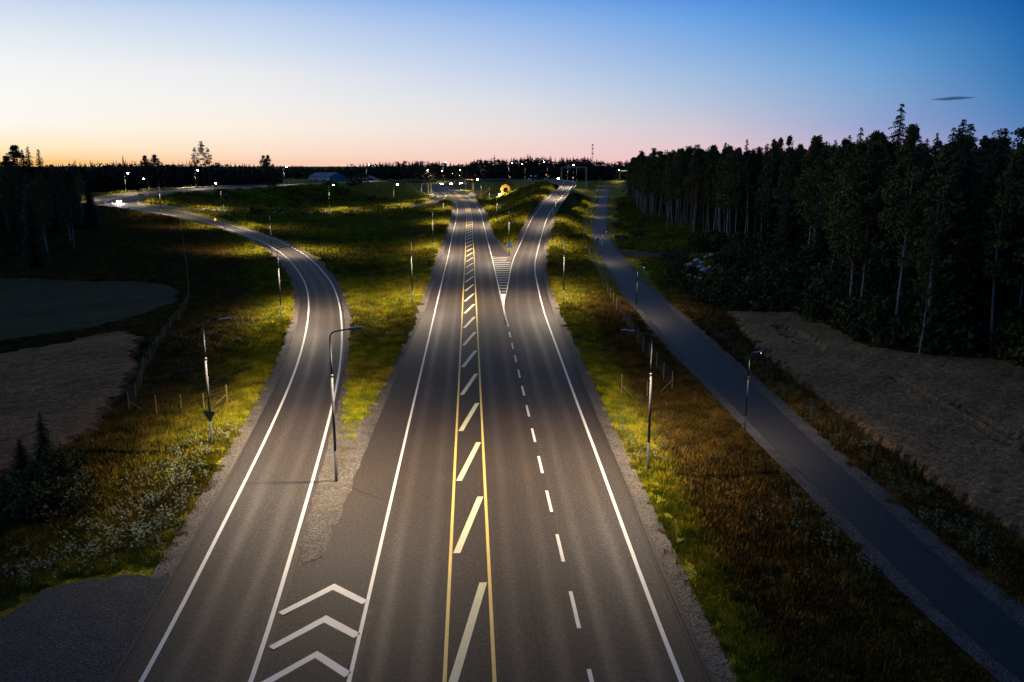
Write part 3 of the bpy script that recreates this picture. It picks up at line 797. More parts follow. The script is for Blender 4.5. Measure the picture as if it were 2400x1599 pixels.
SL_('lamp left of the first bend of the left ramp, arm over the asphalt', 660, 753, -.4, 588, (1, 0), W_)
SL_('lamp on the grass left of the main road, above the green wedge', 967, 718, -.4, 562, (1, .1), W_)
SL_('lamp standing right of the exit lane in bright grass, arm to the left', 1321, 717, -.4, 560.7, (-1, .05), W_)
SL_('lamp rising behind the blue arrow sign in the fork of the roads', 1193.4, 603.5, -.2, 490, (-1, .2), W_)
SL_('lamp left of the main road between the green wedge and the slip road', 1015, 591.7, -.4, 491.9, (1, .15), W_)
SL_('lamp left of the main road just in front of the slip road mouth', 1039.9, 530.6, -.4, 459, (1, .2), W_)
SL_('lamp at the island where the slip road leaves the main road', 1050.7, 495.3, -.3, 438.5, (1, .25), W_)
SL_('lamp on the far left side where the slip road bends to the dark field', 988.6, 473, -.4, 428, (1, -.4), W_)
SL_('lamp in the green wedge right of the main road, nearer of its row', 1164.7, 526.3, -.2, 457.4, (-1, -.15), W_)
SL_('lamp on the grass right of the main road below the golden ring', 1147.5, 492.7, -.2, 436.8, (-1, -.2), W_)
SL_('lamp right of the main road, third back from the fork', 1128, 467.8, -.2, 423.8, (-1, -.3), W_)
SL_('lamp right beside the right bridge pier', 1106.7, 457.6, -.2, 416.3, (-1, -.4), W_)
SL_('lamp seen under the bridge on the bright grass bank', 1091.5, 446, 0, 424, (-1, -.3), W_)
SL_('lamp right of the exit ramp where it begins to climb', 1295.6, 584.8, -.2, 487, (-1, .05), W_)
SL_('lamp right of the climbing ramp, second from its foot', 1302.5, 529.7, 1.2, 450.5, (-1, .3), W_)
SL_('lamp beside the lower end of the guardrail on the ramp', 1320, 481.5, 3.0, 423, (-1, .4), W_)
SL_('lamp outside the guardrail near the top of the ramp bend', 1343, 448.8, 6.6, 400.6, (-1, .2), W_)
SL_('left of the two thin lamps outside the guardrail at the ramp crest', 1330.5, 421.5, 9.4, 392, (-1, .1), W_)
SL_('lit lamp outside the ramp bend in front of the sign gantry', 1351.4, 428.5, 6.0, 388, (-1, 0), W_, 2.6, 'drop')
SL_('brightest lit lamp over the ramp crest, arm to the left', 1282.5, 419.5, 9.4, 381.7, (-1, 0), W_, 2.4, 'drop')
SL_('lit lamp on the crest between the blue board and the bridge', 1230.5, 419.8, 9.2, 386.8, (-1, 0), W_, 2.2, 'drop')
SL_('lit lamp at the right end of the bridge, arm to the right', 1192.4, 418.5, 9.2, 383.4, (1, 0), W_, 2.2, 'drop')
SL_('lit tall lamp near the left bridge pier, topmost light of the crossing', 1038.7, 420.0, 9.4, 381, (1, 0), W_, 1.9, 'drop')
SL_('unlit-looking thin lamp past the crest right of the gantry', 1390.6, 424, 3.0, 387.7, (-1, 0), 0)
# loop on the left
SL_('lamp behind the left ramp where it swings away to the left', 637, 598, -.4, 503, (.5, .85), W_)
SL_('lamp in dark grass left of the narrowing left ramp', 527.5, 537, 0, 460.7, (.4, .9), W_)
SL_('lit lamp beside the thin slip road, right of the round sign', 520.4, 492.6, 1.0, 432.5, (-1, .1), W_, 2.0, 'drop')
SL_('lamp in front of the wide bend, arm to the right', 378, 502.8, 1.4, 435, (1, .6), W_)
SL_('lit lamp inside the wide bend, arm to the left', 353, 478.6, 2.6, 421.5, (-1, .3), W_, 2.6, 'drop')
SL_('lamp at the outer left end of the wide bend', 188, 476, 2.0, 425, (1, 0), W_, 2.0)
SL_('lit lamp behind the oncoming car', 296, 455.6, 4.2, 408.4, (1, -.2), W_, 2.0, 'drop')
SL_('lit lamp behind the overpass road under the tall pines', 460, 445.4, 5.4, 401.5, (1, -.2), W_, 1.8, 'drop')
SL_('lit lamp behind the overpass road, left of the hall', 666.8, 432.6, 7.6, 393, (1, -.2), W_, 2.0, 'drop')
SL_('lit lamp behind the overpass road, right of the hall', 859.7, 426.0, 8.6, 387.8, (1, -.3), W_, 1.9, 'drop')
SL_('lit lamp on the slope between the slip road and the overpass road, below the hall', 772.7, 494.4, .2, 436, (1, .2), W_, 2.0, 'drop')
SL_('lit lamp by the slip road left of the bridge end', 923.7, 485, -.2, 435, (1, 0), W_, 2.0, 'drop')
# beyond the bridge
for i, (a, b_, t_, dx, lab) in enumerate([(974, 421, 399.5, -1, 'lit lamp beyond the left end of the bridge railing'),
        (1009.4, 423, 399, -1, 'lit lamp seen behind the left bridge pier, arm to the left'),
        (1020, 421, 402, -1, 'small faint lamp left of the tall light on the bridge'),
        (1043.8, 424, 402, -1, 'lit lamp just right of the tall light on the bridge'),
        (1068, 420, 408.5, -1, 'smallest lit lamp beyond the middle of the bridge'),
        (1085.5, 421.5, 399, -1, 'lit lamp beyond the bridge with a second light below it'),
        (1139, 421, 393.7, -1, 'lit lamp beyond the bridge, over its right half'),
        (1443.6, 425.5, 398.7, 1, 'lit lamp at the far motorway beside the second gantry'),
        (1084.0, 418.5, 411.5, -1, 'low small light just above the bridge railing')]):
    SL_(lab, a, b_, 2.4 if i < 7 else 2.0, t_, (dx, 0), 8000, 3.0, 'drop', rise=.3)
# lower lamps along the cycle path
for (a, b_, t_, dx, pw, lab) in [(1745.5, 1011.5, 842, 1, 1000, 'nearest slim lamp left of the cycle path'),
        (1490.8, 736, 635.5, 1, 1150, 'second slim lamp along the cycle path, at the end of the fence'),
        (1410, 611, 548.9, 1, 1150, 'slim lamp where the cycle path starts to bend'),
        (1386.3, 553, 502, 1, 1400, 'slim lamp left of the straight part of the cycle path'),
        (1388, 508, 473, 1, 1400, 'slim yellowish lamp behind the straight part of the cycle path'),
        (1394, 481, 453.5, 1, 1400, 'slim lamp left of the far part of the cycle path'),
        (1398.9, 461, 439.4, 1, 1400, 'slim lamp in front of the dark hedge by the cycle path'),
        (1402.6, 446, 428.5, 1, 1400, 'slim lamp near the far end of the cycle path'),
        (1406, 436, 418.8, 1, 1400, 'farthest slim lamp at the end of the cycle path'),
        (1438.5, 437, 416.6, 1, 1400, 'slim lamp right of the far end of the cycle path')]:
    SL_(lab, a, b_, -.4, t_, (dx, .2), pw, .75, 'flat', 'slim lamps along the cycle path', rise=.45)

# ------------------------------------------------------------------ crop fields
def inpoly(x, y, poly):
    c = np.zeros(x.shape, bool); n = len(poly); j = n - 1
    for i in range(n):
        xi, yi = poly[i]; xj, yj = poly[j]
        cond = ((yi > y) != (yj > y)) & (x < (xj - xi) * (y - yi) / (yj - yi + 1e-12) + xi)
        c ^= cond; j = i
    return c
def poly_px(pts_, z=-.6):
    return [tuple(P(a, b, z)[:2]) for a, b in pts_]
F_RIGHT = poly_px([(1698,728.6),(1739,787.6),(1803,848),(1873,902),(1953,966),(2058,1039.5),(2160,1109.6),(2224,1160),(2400,1270),(2640,1420),(2700,1100),(2600,862),(2400,848),(2256,835),(2128,826),(2042,813),(2016.7,800),(1953,765),(1905,743),(1850,735),(1780,731)])
F_BROWN = poly_px([(0,831),(102,811.7),(178.6,796),(255,781),(306,776),(339,794),(329,824),(331,865),(301,914),(265,950),(232,1004),(174,1037),(120,1065),(60,1095),(0,1115),(-240,1190),(-330,860)])
F_GREEN = poly_px([(0,652),(153,655),(331.6,658.7),(408,666),(433.7,684),(428.6,709.7),(382.7,727.5),(306,753),(204,773.5),(102,789),(0,804),(-300,845),(-260,650)])
FIELDS = [F_RIGHT, F_BROWN, F_GREEN]
def field(name, poly, cell, m, hgt, label, lows=()):
    a = np.array(poly); x0, y0 = a.min(0) - cell; x1, y1 = a.max(0) + cell
    gx = np.arange(x0, x1, cell); gy = np.arange(y0, y1, cell); X, Y = np.meshgrid(gx, gy)
    jx = X + (RNG.random(X.shape) - .5) * cell * .6; jy = Y + (RNG.random(X.shape) - .5) * cell * .6
    base = terrain(np.column_stack([jx.ravel(), jy.ravel()]), 1.0).reshape(X.shape)
    base = np.maximum(base, -1.05)
    ins = inpoly(jx + .7 * vnoise(jx, jy, 1.1, 2) + (RNG.random(X.shape) - .5) * .9, jy + .7 * vnoise(jx, jy, 1.3, 4), poly)
    er = ins.copy()
    for sh in ((0, 1), (1, 0), (0, -1), (-1, 0)): er &= np.roll(ins, sh, (0, 1))
    Z = np.where(er, base + hgt * (1 + .04 * vnoise(jx, jy, .4, 5)) + (RNG.random(X.shape) - .5) * hgt * .16, base - .1)
    for (p, q, w, dep) in lows:
        p, q = np.array(p[:2]), np.array(q[:2]); d = q - p; L2 = d @ d
        t = np.clip(((jx - p[0]) * d[0] + (jy - p[1]) * d[1]) / L2, 0, 1)
        dd = np.hypot(jx - (p[0] + d[0] * t), jy - (p[1] + d[1] * t)); ww = w * np.sin(np.clip(t, .06, .94) * PI) ** .5 if w > .7 else w
        Z = np.where(dd < ww, base + (1 - dep) * hgt, Z)
    ny, nx = X.shape; idx = np.arange(ny * nx).reshape(ny, nx)
    keep = ins[:-1, :-1] | ins[1:, :-1] | ins[:-1, 1:] | ins[1:, 1:]
    f = np.stack([idx[:-1, :-1], idx[:-1, 1:], idx[1:, 1:], idx[1:, :-1]], -1)[keep]
    used = np.unique(f); mp = -np.ones(ny * nx, int); mp[used] = np.arange(len(used))
    me = bpy.data.meshes.new(name)
    me.from_pydata(np.column_stack([jx.ravel(), jy.ravel(), Z.ravel()])[used].tolist(), [], mp[f].tolist()); me.materials.append(m)
    o = link(name, me); return tag(o, label, 'crop field', None, 'stuff')
field('grain_field', F_RIGHT, .42, M_WHEAT, .5, 'pale brown grain field between the cycle path and the forest', [
    (P(1826, 757, -.2), P(1932, 823, -.2), 1.5, .85), (P(2090, 880, -.2), P(2330, 1012, -.2), .42, .8), (P(2240, 945, -.2), P(2385, 1018, -.2), .42, .8),
    (P(2330, 1012, -.2), P(2480, 1085, -.2), .42, .7)])
field('grain_field', F_BROWN, .5, M_WHEAT2, .45, 'brown grain field at the left edge below the green field')
field('crop_field', F_GREEN, .7, M_GREENCROP, .35, 'dark green crop field at the left edge above the brown one')

# ------------------------------------------------------------------ trees
def leaf_tris(centers, radii, per, size, flat=.6, rng=RNG):
    n = len(centers) * per
    c = np.repeat(np.array(centers), per, 0); r = np.repeat(np.array(radii), per)
    d = rng.normal(size=(n, 3)); d /= np.linalg.norm(d, axis=1)[:, None]; d *= (rng.random(n) ** .45)[:, None] * r[:, None]; d[:, 2] *= flat
    p = c + d
    a = rng.normal(size=(n, 3)); a /= np.linalg.norm(a, axis=1)[:, None]; b = np.cross(a, rng.normal(size=(n, 3))); b /= np.linalg.norm(b, axis=1)[:, None]
    s = size * (.6 + .8 * rng.random(n))[:, None]
    v = np.stack([p + a * s, p - a * s * .5 + b * s * .8, p - a * s * .5 - b * s * .8], 1).reshape(-1, 3)
    f = np.arange(n * 3).reshape(-1, 3)
    return v, f
def np_mesh(name, v, f, m):
    me = bpy.data.meshes.new(name); me.vertices.add(len(v)); me.vertices.foreach_set('co', np.asarray(v, np.float32).ravel())
    me.loops.add(f.size); me.loops.foreach_set('vertex_index', f.ravel().astype(np.int32))
    me.polygons.add(len(f)); me.polygons.foreach_set('loop_start', np.arange(0, f.size, f.shape[1], dtype=np.int32))
    me.polygons.foreach_set('loop_total', np.full(len(f), f.shape[1], np.int32))
    me.materials.append(m); me.update(calc_edges=True); me.validate(); return me
def trunk_mesh(h, r, m, bend=.4, limbs=(), seed=0):
    rg = random.Random(seed); b = MB(); n = 7
    dx, dy = rg.uniform(-bend, bend), rg.uniform(-bend, bend)
    pts_ = [(dx * math.sin(k / n * 2.2), dy * math.sin(k / n * 3.0), -.5 + (h + .5) * k / n) for k in range(n + 1)]
    b.tube(pts_, [r * (1 - .85 * k / n) for k in range(n + 1)], 7)
    for z, L, up in limbs:
        a = rg.uniform(0, 2 * PI); t = z / h; c = pts_[min(n, int(t * n))]
        e = (c[0] + math.cos(a) * L, c[1] + math.sin(a) * L, z + up)
        mid = (c[0] + math.cos(a) * L * .5, c[1] + math.sin(a) * L * .5, z + up * .35)
        b.tube([(c[0], c[1], z), mid, e], [r * .35 * (1 - t * .5), r * .2, .02], 4)
    me = bpy.data.meshes.new('trunk'); me.from_pydata(b.v, [], b.f); me.materials.append(m)
    return me
PROT = {'birch': [], 'pine': [], 'spruce': []}
for k in range(4):
    rg = random.Random(50 + k)
    h = 24.0; cs = []; rs = []
    for i in range(120):
        t = rg.random() ** .8; z = h * (.38 + .61 * t); R = 2.9 * math.sin(min(1, (1.02 - t) * 1.35) * PI / 2) * (.55 + .45 * min(1, t * 5)); a = rg.uniform(0, 2 * PI); q = R * math.sqrt(rg.random())
        cs.append((q * math.cos(a), q * math.sin(a), z)); rs.append(rg.uniform(.55, 1.15) * (1.15 - .5 * t))
    v, f = leaf_tris(cs, rs, 34, .21, .9)
    PROT['birch'].append((trunk_mesh(h * .97, .17, M_BARKW, .8, [(rg.uniform(10, 21), rg.uniform(.7, 1.6), rg.uniform(1, 2.2)) for _ in range(9)], k), np_mesh('crown', v, f, M_LEAF)))
    cs = []; rs = []
    for i in range(46):
        t = rg.random(); z = h * (.62 + .37 * t); R = 2.5 * math.sin(max(.1, 1 - t * .92) * PI / 2) * (.5 + .5 * min(1, t * 4)); a = rg.uniform(0, 2 * PI); q = R * rg.uniform(.2, 1)
        cs.append((q * math.cos(a), q * math.sin(a), z)); rs.append(rg.uniform(.6, 1.1))
    v, f = leaf_tris(cs, rs, 40, .17, .55)
    PROT['pine'].append((trunk_mesh(h * .95, .17, M_BARKR, .5, [(rg.uniform(13, 21), rg.uniform(1.2, 2.4), rg.uniform(.2, 1.2)) for _ in range(11)], 20 + k), np_mesh('crown', v, f, M_PINE)))
    vv = []; ff = []; o = 0
    levels = 58
    for i in range(levels):
        t = i / (levels - 1); z = h * (.06 + .935 * t ** .9); R = (3.1 * (1 - t) ** .8 + .22) * rg.uniform(.82, 1.15); nb = max(5, int(10 - 5 * t)); a0 = rg.uniform(0, 6)
        zc0 = z
        for j in range(nb):
            z = min(h * 1.0, zc0 + rg.uniform(-.35, .35)) if t < .985 else zc0
            a = a0 + j * 2 * PI / nb + rg.uniform(-.2, .2); Rr = R * rg.uniform(.7, 1.15); dr_ = Rr * (.28 + .12 * rg.random())
            ca, sa = math.cos(a), math.sin(a); segs = 4
            for s_ in range(segs):
                u0, u1 = s_ / segs, (s_ + 1) / segs; w = (.34 * Rr) * (1 - u0 * .75) * rg.uniform(.7, 1.2) + .08
                p0 = (ca * Rr * u0, sa * Rr * u0, z - dr_ * u0 ** 1.3); p1 = (ca * Rr * u1, sa * Rr * u1, z - dr_ * u1 ** 1.3)
                for sd in (-1, 1):
                    tip = (p1[0] - sa * w * sd, p1[1] + ca * w * sd, p1[2] - .18 - .15 * rg.random())
                    vv += [p0, p1, tip]; ff.append((o, o + 1, o + 2)); o += 3
    PROT['spruce'].append((trunk_mesh(h * .99, .19, M_BARKD, .15, (), 40 + k), np_mesh('crown', np.array(vv), np.array(ff), M_SPRUCE)))
HT = 24.0
def tree(kind, x, y, h, label, group=None, ws=1.0, z=None, name=None):
    k = random.randrange(4); tr, cr = PROT[kind][k]; s = h / HT
    if z is None: z = TZ(x, y)
    t = bpy.data.objects.new(name or kind + '_tree', None); C.objects.link(t); t.location = (x, y, z); t.rotation_euler = (0, 0, random.uniform(0, 6.28))
    t.scale = (s * ws, s * ws, s); tag(t, label, 'tree', group)
    a = bpy.data.objects.new('trunk', tr); C.objects.link(a); a.parent = t
    b = bpy.data.objects.new('crown', cr); C.objects.link(b); b.parent = t
    return t
# quick terrain lookup on the built grid
XS = np.array(xs); YS = np.array(ys); TG = tzv.reshape(len(ys), len(xs))
def TZ(x, y):
    i = int(np.clip(np.searchsorted(YS, y) - 1, 0, len(YS) - 2)); j = int(np.clip(np.searchsorted(XS, x) - 1, 0, len(XS) - 2))
    u = (y - YS[i]) / (YS[i + 1] - YS[i]); v = (x - XS[j]) / (XS[j + 1] - XS[j])
    return float(TG[i, j] * (1 - u) * (1 - v) + TG[i + 1, j] * u * (1 - v) + TG[i, j + 1] * (1 - u) * v + TG[i + 1, j + 1] * u * v)
GL_ = {'birch': 'white-stemmed birch', 'pine': 'bare-stemmed pine', 'spruce': 'dark pointed spruce'}
def edge_x(y): return float(np.interp(y, [60, 86, 92, 100, 112, 130, 160, 190, 215, 247, 290, 326, 400, 470, 560], [62, 53, 45, 43, 44, 53, 57, 59, 54, 51, 54, 51, 59, 68, 80]))
NF = 0
rg = random.Random(3)
yv = 64.0
cand = []
while yv < 520:
    e = edge_x(yv); depth = 0.0; row = 0
    while depth < 52:
        x = e + depth + rg.uniform(-1.3, 1.3); y = yv + rg.uniform(-2, 2)
        if x < .66 * y + 12: cand.append((x, y, depth))
        depth += 3.6 + row * .9; row += 1
    yv += 4.6 if yv < 240 else 5.6
cnt = {'birch': 0, 'pine': 0, 'spruce': 0}
for x, y, dpt in cand:
    q = rg.random()
    if dpt < 8: kind = 'birch' if q < (  .62 if y < 190 else .55) else ('pine' if y > 185 and q < .97 else 'spruce')
    else: kind = 'spruce' if q < .55 else ('pine' if q < .8 else 'birch')
    if cnt[kind] >= 290: continue
    h = {'birch': rg.uniform(21.5, 25), 'pine': rg.uniform(22, 25.5), 'spruce': rg.uniform(21.5, 26.3)}[kind]
    if y < 150: h *= rg.uniform(.93, 1.02)
    h = min(h, 23.0) if y > 380 else h
    px_ = project(x, y, 0)[0]
    zone = 'beside the far path' if y > 330 else ('above the side track' if y > 215 else ('above the rocks' if px_ < 1850 and y > 150 else ('above the grain field' if px_ < 2050 else 'at its black end')))
    row = 'in the front row of the right forest' if dpt < 5 else ('behind the front row of the right forest' if dpt < 20 else 'deep in the right forest')
    pl_ = {'birch': 'birches', 'pine': 'pines', 'spruce': 'spruces'}[kind]
    tree(kind, x, y, h, f'{GL_[kind]} {row} {zone}', f'{pl_} {row} {zone}', rg.uniform(.85, 1.25)); cnt[kind] += 1
# a few that stand out
tree('birch', *P(2153, 826, 0)[:2], 16, 'lone thin birch with a pale stem at the field edge before the black forest', None, .55)
for a, b_, lab in ((1799, 589, 'leftmost of three tall white birches standing together at the forest edge'), (1813, 590, 'middle one of the three tall white birches at the forest edge'),
                (1832, 602, 'rightmost of the three tall white birches at the forest edge'), (1562, 546, 'leaning white birch at the forest edge right of the cycle path')):
    p = P(a, b_, -.1); tree('birch', p[0], p[1], 25.5 if a > 1700 else 22, lab, None, .75)
p = P(2088, 600, 0); tree('spruce', 46 + 15, 135, 29.5, 'tallest spruce whose top rises above the right forest', None, 1.25)
# young growth in front of the forest and on the left
def shrub_mesh(k, R=1.6, h=2.6):
    rg2 = random.Random(300 + k); cs = []; rs = []
    for i in range(22):
        a = rg2.uniform(0, 6.28); q = R * math.sqrt(rg2.random()); cs.append((q * math.cos(a), q * math.sin(a), rg2.uniform(.3, h) * (1 - .45 * q / R))); rs.append(rg2.uniform(.35, .7))
    v, f = leaf_tris(cs, rs, 36, .13, .8); return np_mesh('foliage', v, f, M_SHRUB)
SHR = [shrub_mesh(k) for k in range(3)]; STEMS = []
for k in range(3):
    b = MB(); rg2 = random.Random(k)
    for j in range(5):
        a = rg2.uniform(0, 6.28); b.tube([(0, 0, -.3), (.4 * math.cos(a), .4 * math.sin(a), 1.0), (.9 * math.cos(a), .9 * math.sin(a), 2.0)], [.05, .035, .015], 4)
    me = bpy.data.meshes.new('stem'); me.from_pydata(b.v, [], b.f); me.materials.append(M_BARKD); STEMS.append(me)
def shrub(x, y, s, label, group, hz=1.0):
    k = random.randrange(3); t = bpy.data.objects.new('shrub', None); C.objects.link(t); t.location = (x, y, TZ(x, y)); t.scale = (s, s, s * hz); t.rotation_euler = (0, 0, random.uniform(0, 6))
    tag(t, label, 'shrub', group)
    for nm, me in (('foliage', SHR[k]), ('stem', STEMS[k])):
        o = bpy.data.objects.new(nm, me); C.objects.link(o); o.parent = t
for i in range(150):
    a = rg.uniform(1575, 2000); b_ = rg.uniform(575, 742)
    if b_ > 600 + (a - 1575) * .34 + 75 and a < 1700: continue
    p = P(a, b_, 0)
    if p[0] > edge_x(p[1]) + 4 or p[0] < 26 or inpoly(np.array([p[0]]), np.array([p[1]]), F_RIGHT)[0]: continue
    if abs(a - 1650) < 48 and abs(b_ - 632) < 40: continue
    shrub(p[0], p[1], rg.uniform(.8, 2.0), 'dark leafy shrub in the undergrowth in front of the right forest', 'undergrowth in front of the right forest', rg.uniform(.8, 1.5))
for i in range(46):
    y = rg.uniform(84, 125); x = edge_x(y) + rg.uniform(-1.5, 5); 
    if x > .66 * y + 8: continue
    shrub(x, y, rg.uniform(1.0, 2.2), 'dark leafy shrub at the forest foot along the grain field', 'shrubs at the forest foot along the grain field', rg.uniform(1, 1.8))
for i in range(30):
    p = P(rg.uniform(1432, 1500), rg.uniform(440, 560), 0); shrub(p[0] + 1.5, p[1], rg.uniform(.6, 1.3), 'low shrub in the grass right of the far cycle path', 'low shrubs right of the far cycle path', .6)
for a, b_, s in ((600, 505, 1.2), (545, 508, 1.0), (830, 465, 2.2), (800, 470, 1.9), (850, 462, 2.0), (780, 468, 1.6), (870, 470, 1.6), (640, 487, 1.4), (690, 486, 1.6), (640, 470, 1.3), (900, 470, 1.5), (745, 476, 1.8)):
    p = P(a, b_, 0); shrub(p[0], p[1], s * 1.2, 'low dark shrub in the rough ground inside the big loop', 'shrubs in the rough ground inside the loop')
for i in range(52):
    p = P(rg.uniform(330, 600), rg.uniform(560, 905), -.5); g1 = terrain(np.array([[p[0], p[1]]]), .5, True)[1][0]
    if g1 < 2.5 or any(inpoly(p[:1], p[1:2], q)[0] for q in FIELDS): continue
    shrub(p[0], p[1], rg.uniform(.35, .8), 'low scrubby bush on the dark slope left of the left ramp', 'low bushes on the slope left of the left ramp', .7)
for a, b_, s_ in ((80, 1165, 1.1), (125, 1150, 1.3), (160, 1160, .9), (50, 1190, 1.2), (20, 1210, 1.2), (105, 1195, 1.0), (190, 1185, .7)):
    p = P(a, b_, -.5); shrub(p[0], p[1], s_, 'dark bush at the feet of the young pines at the lower left', 'bushes at the feet of the young pines', 1.0)
# young pine lower left
p = P(112, 1128, -.5)
tree('spruce', p[0], p[1], 5.2, 'small bushy young pine at the lower left beside the brown grain', None, 1.7, name='young_pine')
p = P(60, 1150, -.5); tree('spruce', p[0], p[1], 4.0, 'shorter dark young pine at the very lower left', None, 2.3, name='young_pine')
p = P(150, 1120, -.5); tree('spruce', p[0], p[1], 3.0, 'smallest young pine, right of the bushy one at the lower left', None, 1.6, name='young_pine')
# left near wood
for i in range(110):
    y = rg.uniform(165, 345); lim = -(1035 / 1950) * y * (1 + .06 * math.sin(y * .3)) ; x = lim - rg.uniform(0, 42)
    if x < -.72 * y - 8: continue
    kind = 'spruce' if rg.random() < .5 else 'birch'
    tree(kind, x, y, rg.uniform(15.5, 19.5), f'dark {kind} in the black wood at the left edge', {'birch': 'birches', 'spruce': 'spruces'}[kind] + ' of the wood at the left edge', rg.uniform(.9, 1.3))
for a, top, k, lab in ((28, 366, 'birch', 'low round tree standing out at the far left of the skyline'), (50, 341, 'birch', 'tallest round-topped tree of the left skyline group'), (66, 350, 'spruce', 'pointed tree just right of the tallest one in the left skyline group'), (80, 343, 'spruce', 'pointed spruce in the middle of the left skyline group'), (104, 349, 'spruce', 'rightmost pointed spruce of the left skyline group')):
    y = 300.0; x = (a - 1200) / 1950 * (y * CT + 3); z = height_for(x, y, top); g_ = TZ(x, y); tree(k, x, y, z - g_, lab, None, 1.6 if k == 'birch' else 1.25)
def skyline(a, top, y, kind, lab, ws=.8):
    x = (a - 1200) / 1950 * (y * CT + 3); z = height_for(x, y, top); tree(kind, x, y, z - TZ(x, y), lab, None, ws)
skyline(463, 345, 560, 'pine', 'left, shorter one of the three tall pines above the left skyline', 1.15)
skyline(479, 331, 560, 'pine', 'tallest of the three tall pines above the left skyline', 1.0)
skyline(492, 346, 556, 'pine', 'right one of the three tall pines above the left skyline', 1.1)
skyline(621, 365, 640, 'birch', 'left half of the round-topped tree pair above the skyline left of the hall', 1.7)
skyline(631, 364, 645, 'birch', 'right half of the round-topped tree pair above the skyline left of the hall', 1.5)
skyline(345, 365, 560, 'birch', 'left round tree of the pair on the skyline above the oncoming car', 1.7)
skyline(368, 363, 560, 'birch', 'right round tree of the pair on the skyline above the oncoming car', 1.9)
skyline(294, 364, 560, 'spruce', 'thin pointed spruce above the skyline left of the round pair', .8)
# the distant wood as one mass
def far_proto(k):
    rg2 = random.Random(900 + k); vv = []; ff = []; o = 0
    spr = k < 6
    if spr:
        for i in range(13):
            t = i / 12; z = .04 + .96 * t; R = (.155 * (1 - t) ** .8 + .008) * rg2.uniform(.75, 1.2)
            for j in range(5):
                a = rg2.uniform(0, 6.28)
                vv += [(0, 0, z + .05), (R * math.cos(a), R * math.sin(a), z - .04 * rg2.random()), (R * math.cos(a + .9), R * math.sin(a + .9), z - .05 * rg2.random())]; ff.append((o, o + 1, o + 2)); o += 3
        return np.array(vv), np.array(ff)
    cs = []; rs = []
    for i in range(12):
        t = rg2.random(); R = .15 * math.sin(min(1, (1 - t) * 1.4 + .1) * PI / 2); a = rg2.uniform(0, 6.28)
        cs.append((R * math.cos(a), R * math.sin(a), .12 + .82 * t)); rs.append(.085)
    return leaf_tris(cs, rs, 8, .045, .9)
FP = [far_proto(k) for k in range(10)]
line_x = [-400, 0, 150, 200, 270, 350, 420, 500, 600, 700, 740, 800, 830, 900, 960, 1000, 1050, 1070, 1100, 1120, 1170, 1200, 1230, 1290, 1300, 1340, 1370, 1400, 1450, 1500, 1700, 2900]
line_y = [384, 384, 384, 381, 379, 378, 379.5, 380, 385, 388, 389.5, 388, 384, 378, 377, 376, 379, 383, 379, 370, 370, 371, 366, 367, 371, 369, 366, 375, 378, 372, 366, 350]
V_, F_, o = [], [], 0
for row in range(7):
    for a in np.arange(-300, 2750, 5.2 + row * .6):
        a = a + RNG.uniform(-3, 3)
        if a < 655: y = 545 + row * 26 + (a / 655) * 40
        elif a < 1440: y = 900 + row * 45
        else: y = 560 + row * 50
        y += RNG.uniform(-9, 9)
        x = (a - 1200) / 1950 * (y * CT + 4)
        if a > 1440 and x < edge_x(min(y, 560)) + max(0, y - 560) * .13: y += 420; x = (a - 1200) / 1950 * (y * CT + 4)
        g_ = TZ(x, y); top = np.interp(a, line_x, line_y); z = height_for(x, y, top); h = max(7, z - g_)
        if row == 6: h = h * RNG.uniform(.84, 1.04)
        else: h *= RNG.uniform(.62, .98)
        if RNG.random() < .07: h *= 1.10
        k = RNG.integers(0, 6) if RNG.random() < .68 else RNG.integers(6, 10)
        v, f = FP[k]; th_ = RNG.uniform(0, 6.28); c_, s_ = math.cos(th_), math.sin(th_); w = RNG.uniform(1.2, 2.3) * h
        vv = np.column_stack([x + (v[:, 0] * c_ - v[:, 1] * s_) * w, y + (v[:, 0] * s_ + v[:, 1] * c_) * w, g_ + v[:, 2] * h])
        V_.append(vv); F_.append(f + o); o += len(v)
me = np_mesh('distant_forest', np.vstack(V_), np.vstack(F_), M_FAR)
tag(link('distant_forest', me), 'dark mixed forest along the whole horizon', 'forest', None, 'stuff')
print('far forest tris', sum(len(f) for f in F_))

# ------------------------------------------------------------------ grass and flowers (stuff, scattered)
def clump(k, n=42, R=.6, h=.42, w=.035):
    rg2 = random.Random(600 + k); vv = []; ff = []; o = 0
    for i in range(n):
        a = rg2.uniform(0, 6.28); q = R * math.sqrt(rg2.random()); x, y = q * math.cos(a), q * math.sin(a); hh = h * rg2.uniform(.5, 1.25); ln = rg2.uniform(-.22, .22), rg2.uniform(-.22, .22); b_ = rg2.uniform(0, 3.14); ww = w * rg2.uniform(.7, 1.5)
        c_, s_ = math.cos(b_) * ww, math.sin(b_) * ww
        vv += [(x - c_, y - s_, -.05), (x + c_, y + s_, -.05), (x + ln[0] * .4 + c_ * .7, y + ln[1] * .4 + s_ * .7, hh * .6), (x + ln[0] * .4 - c_ * .7, y + ln[1] * .4 - s_ * .7, hh * .6), (x + ln[0], y + ln[1], hh)]
        ff += [(o, o + 1, o + 2), (o, o + 2, o + 3), (o + 3, o + 2, o + 4)]; o += 5
    return np_mesh('grass_clump', np.array(vv), np.array(ff), M_BLADE)
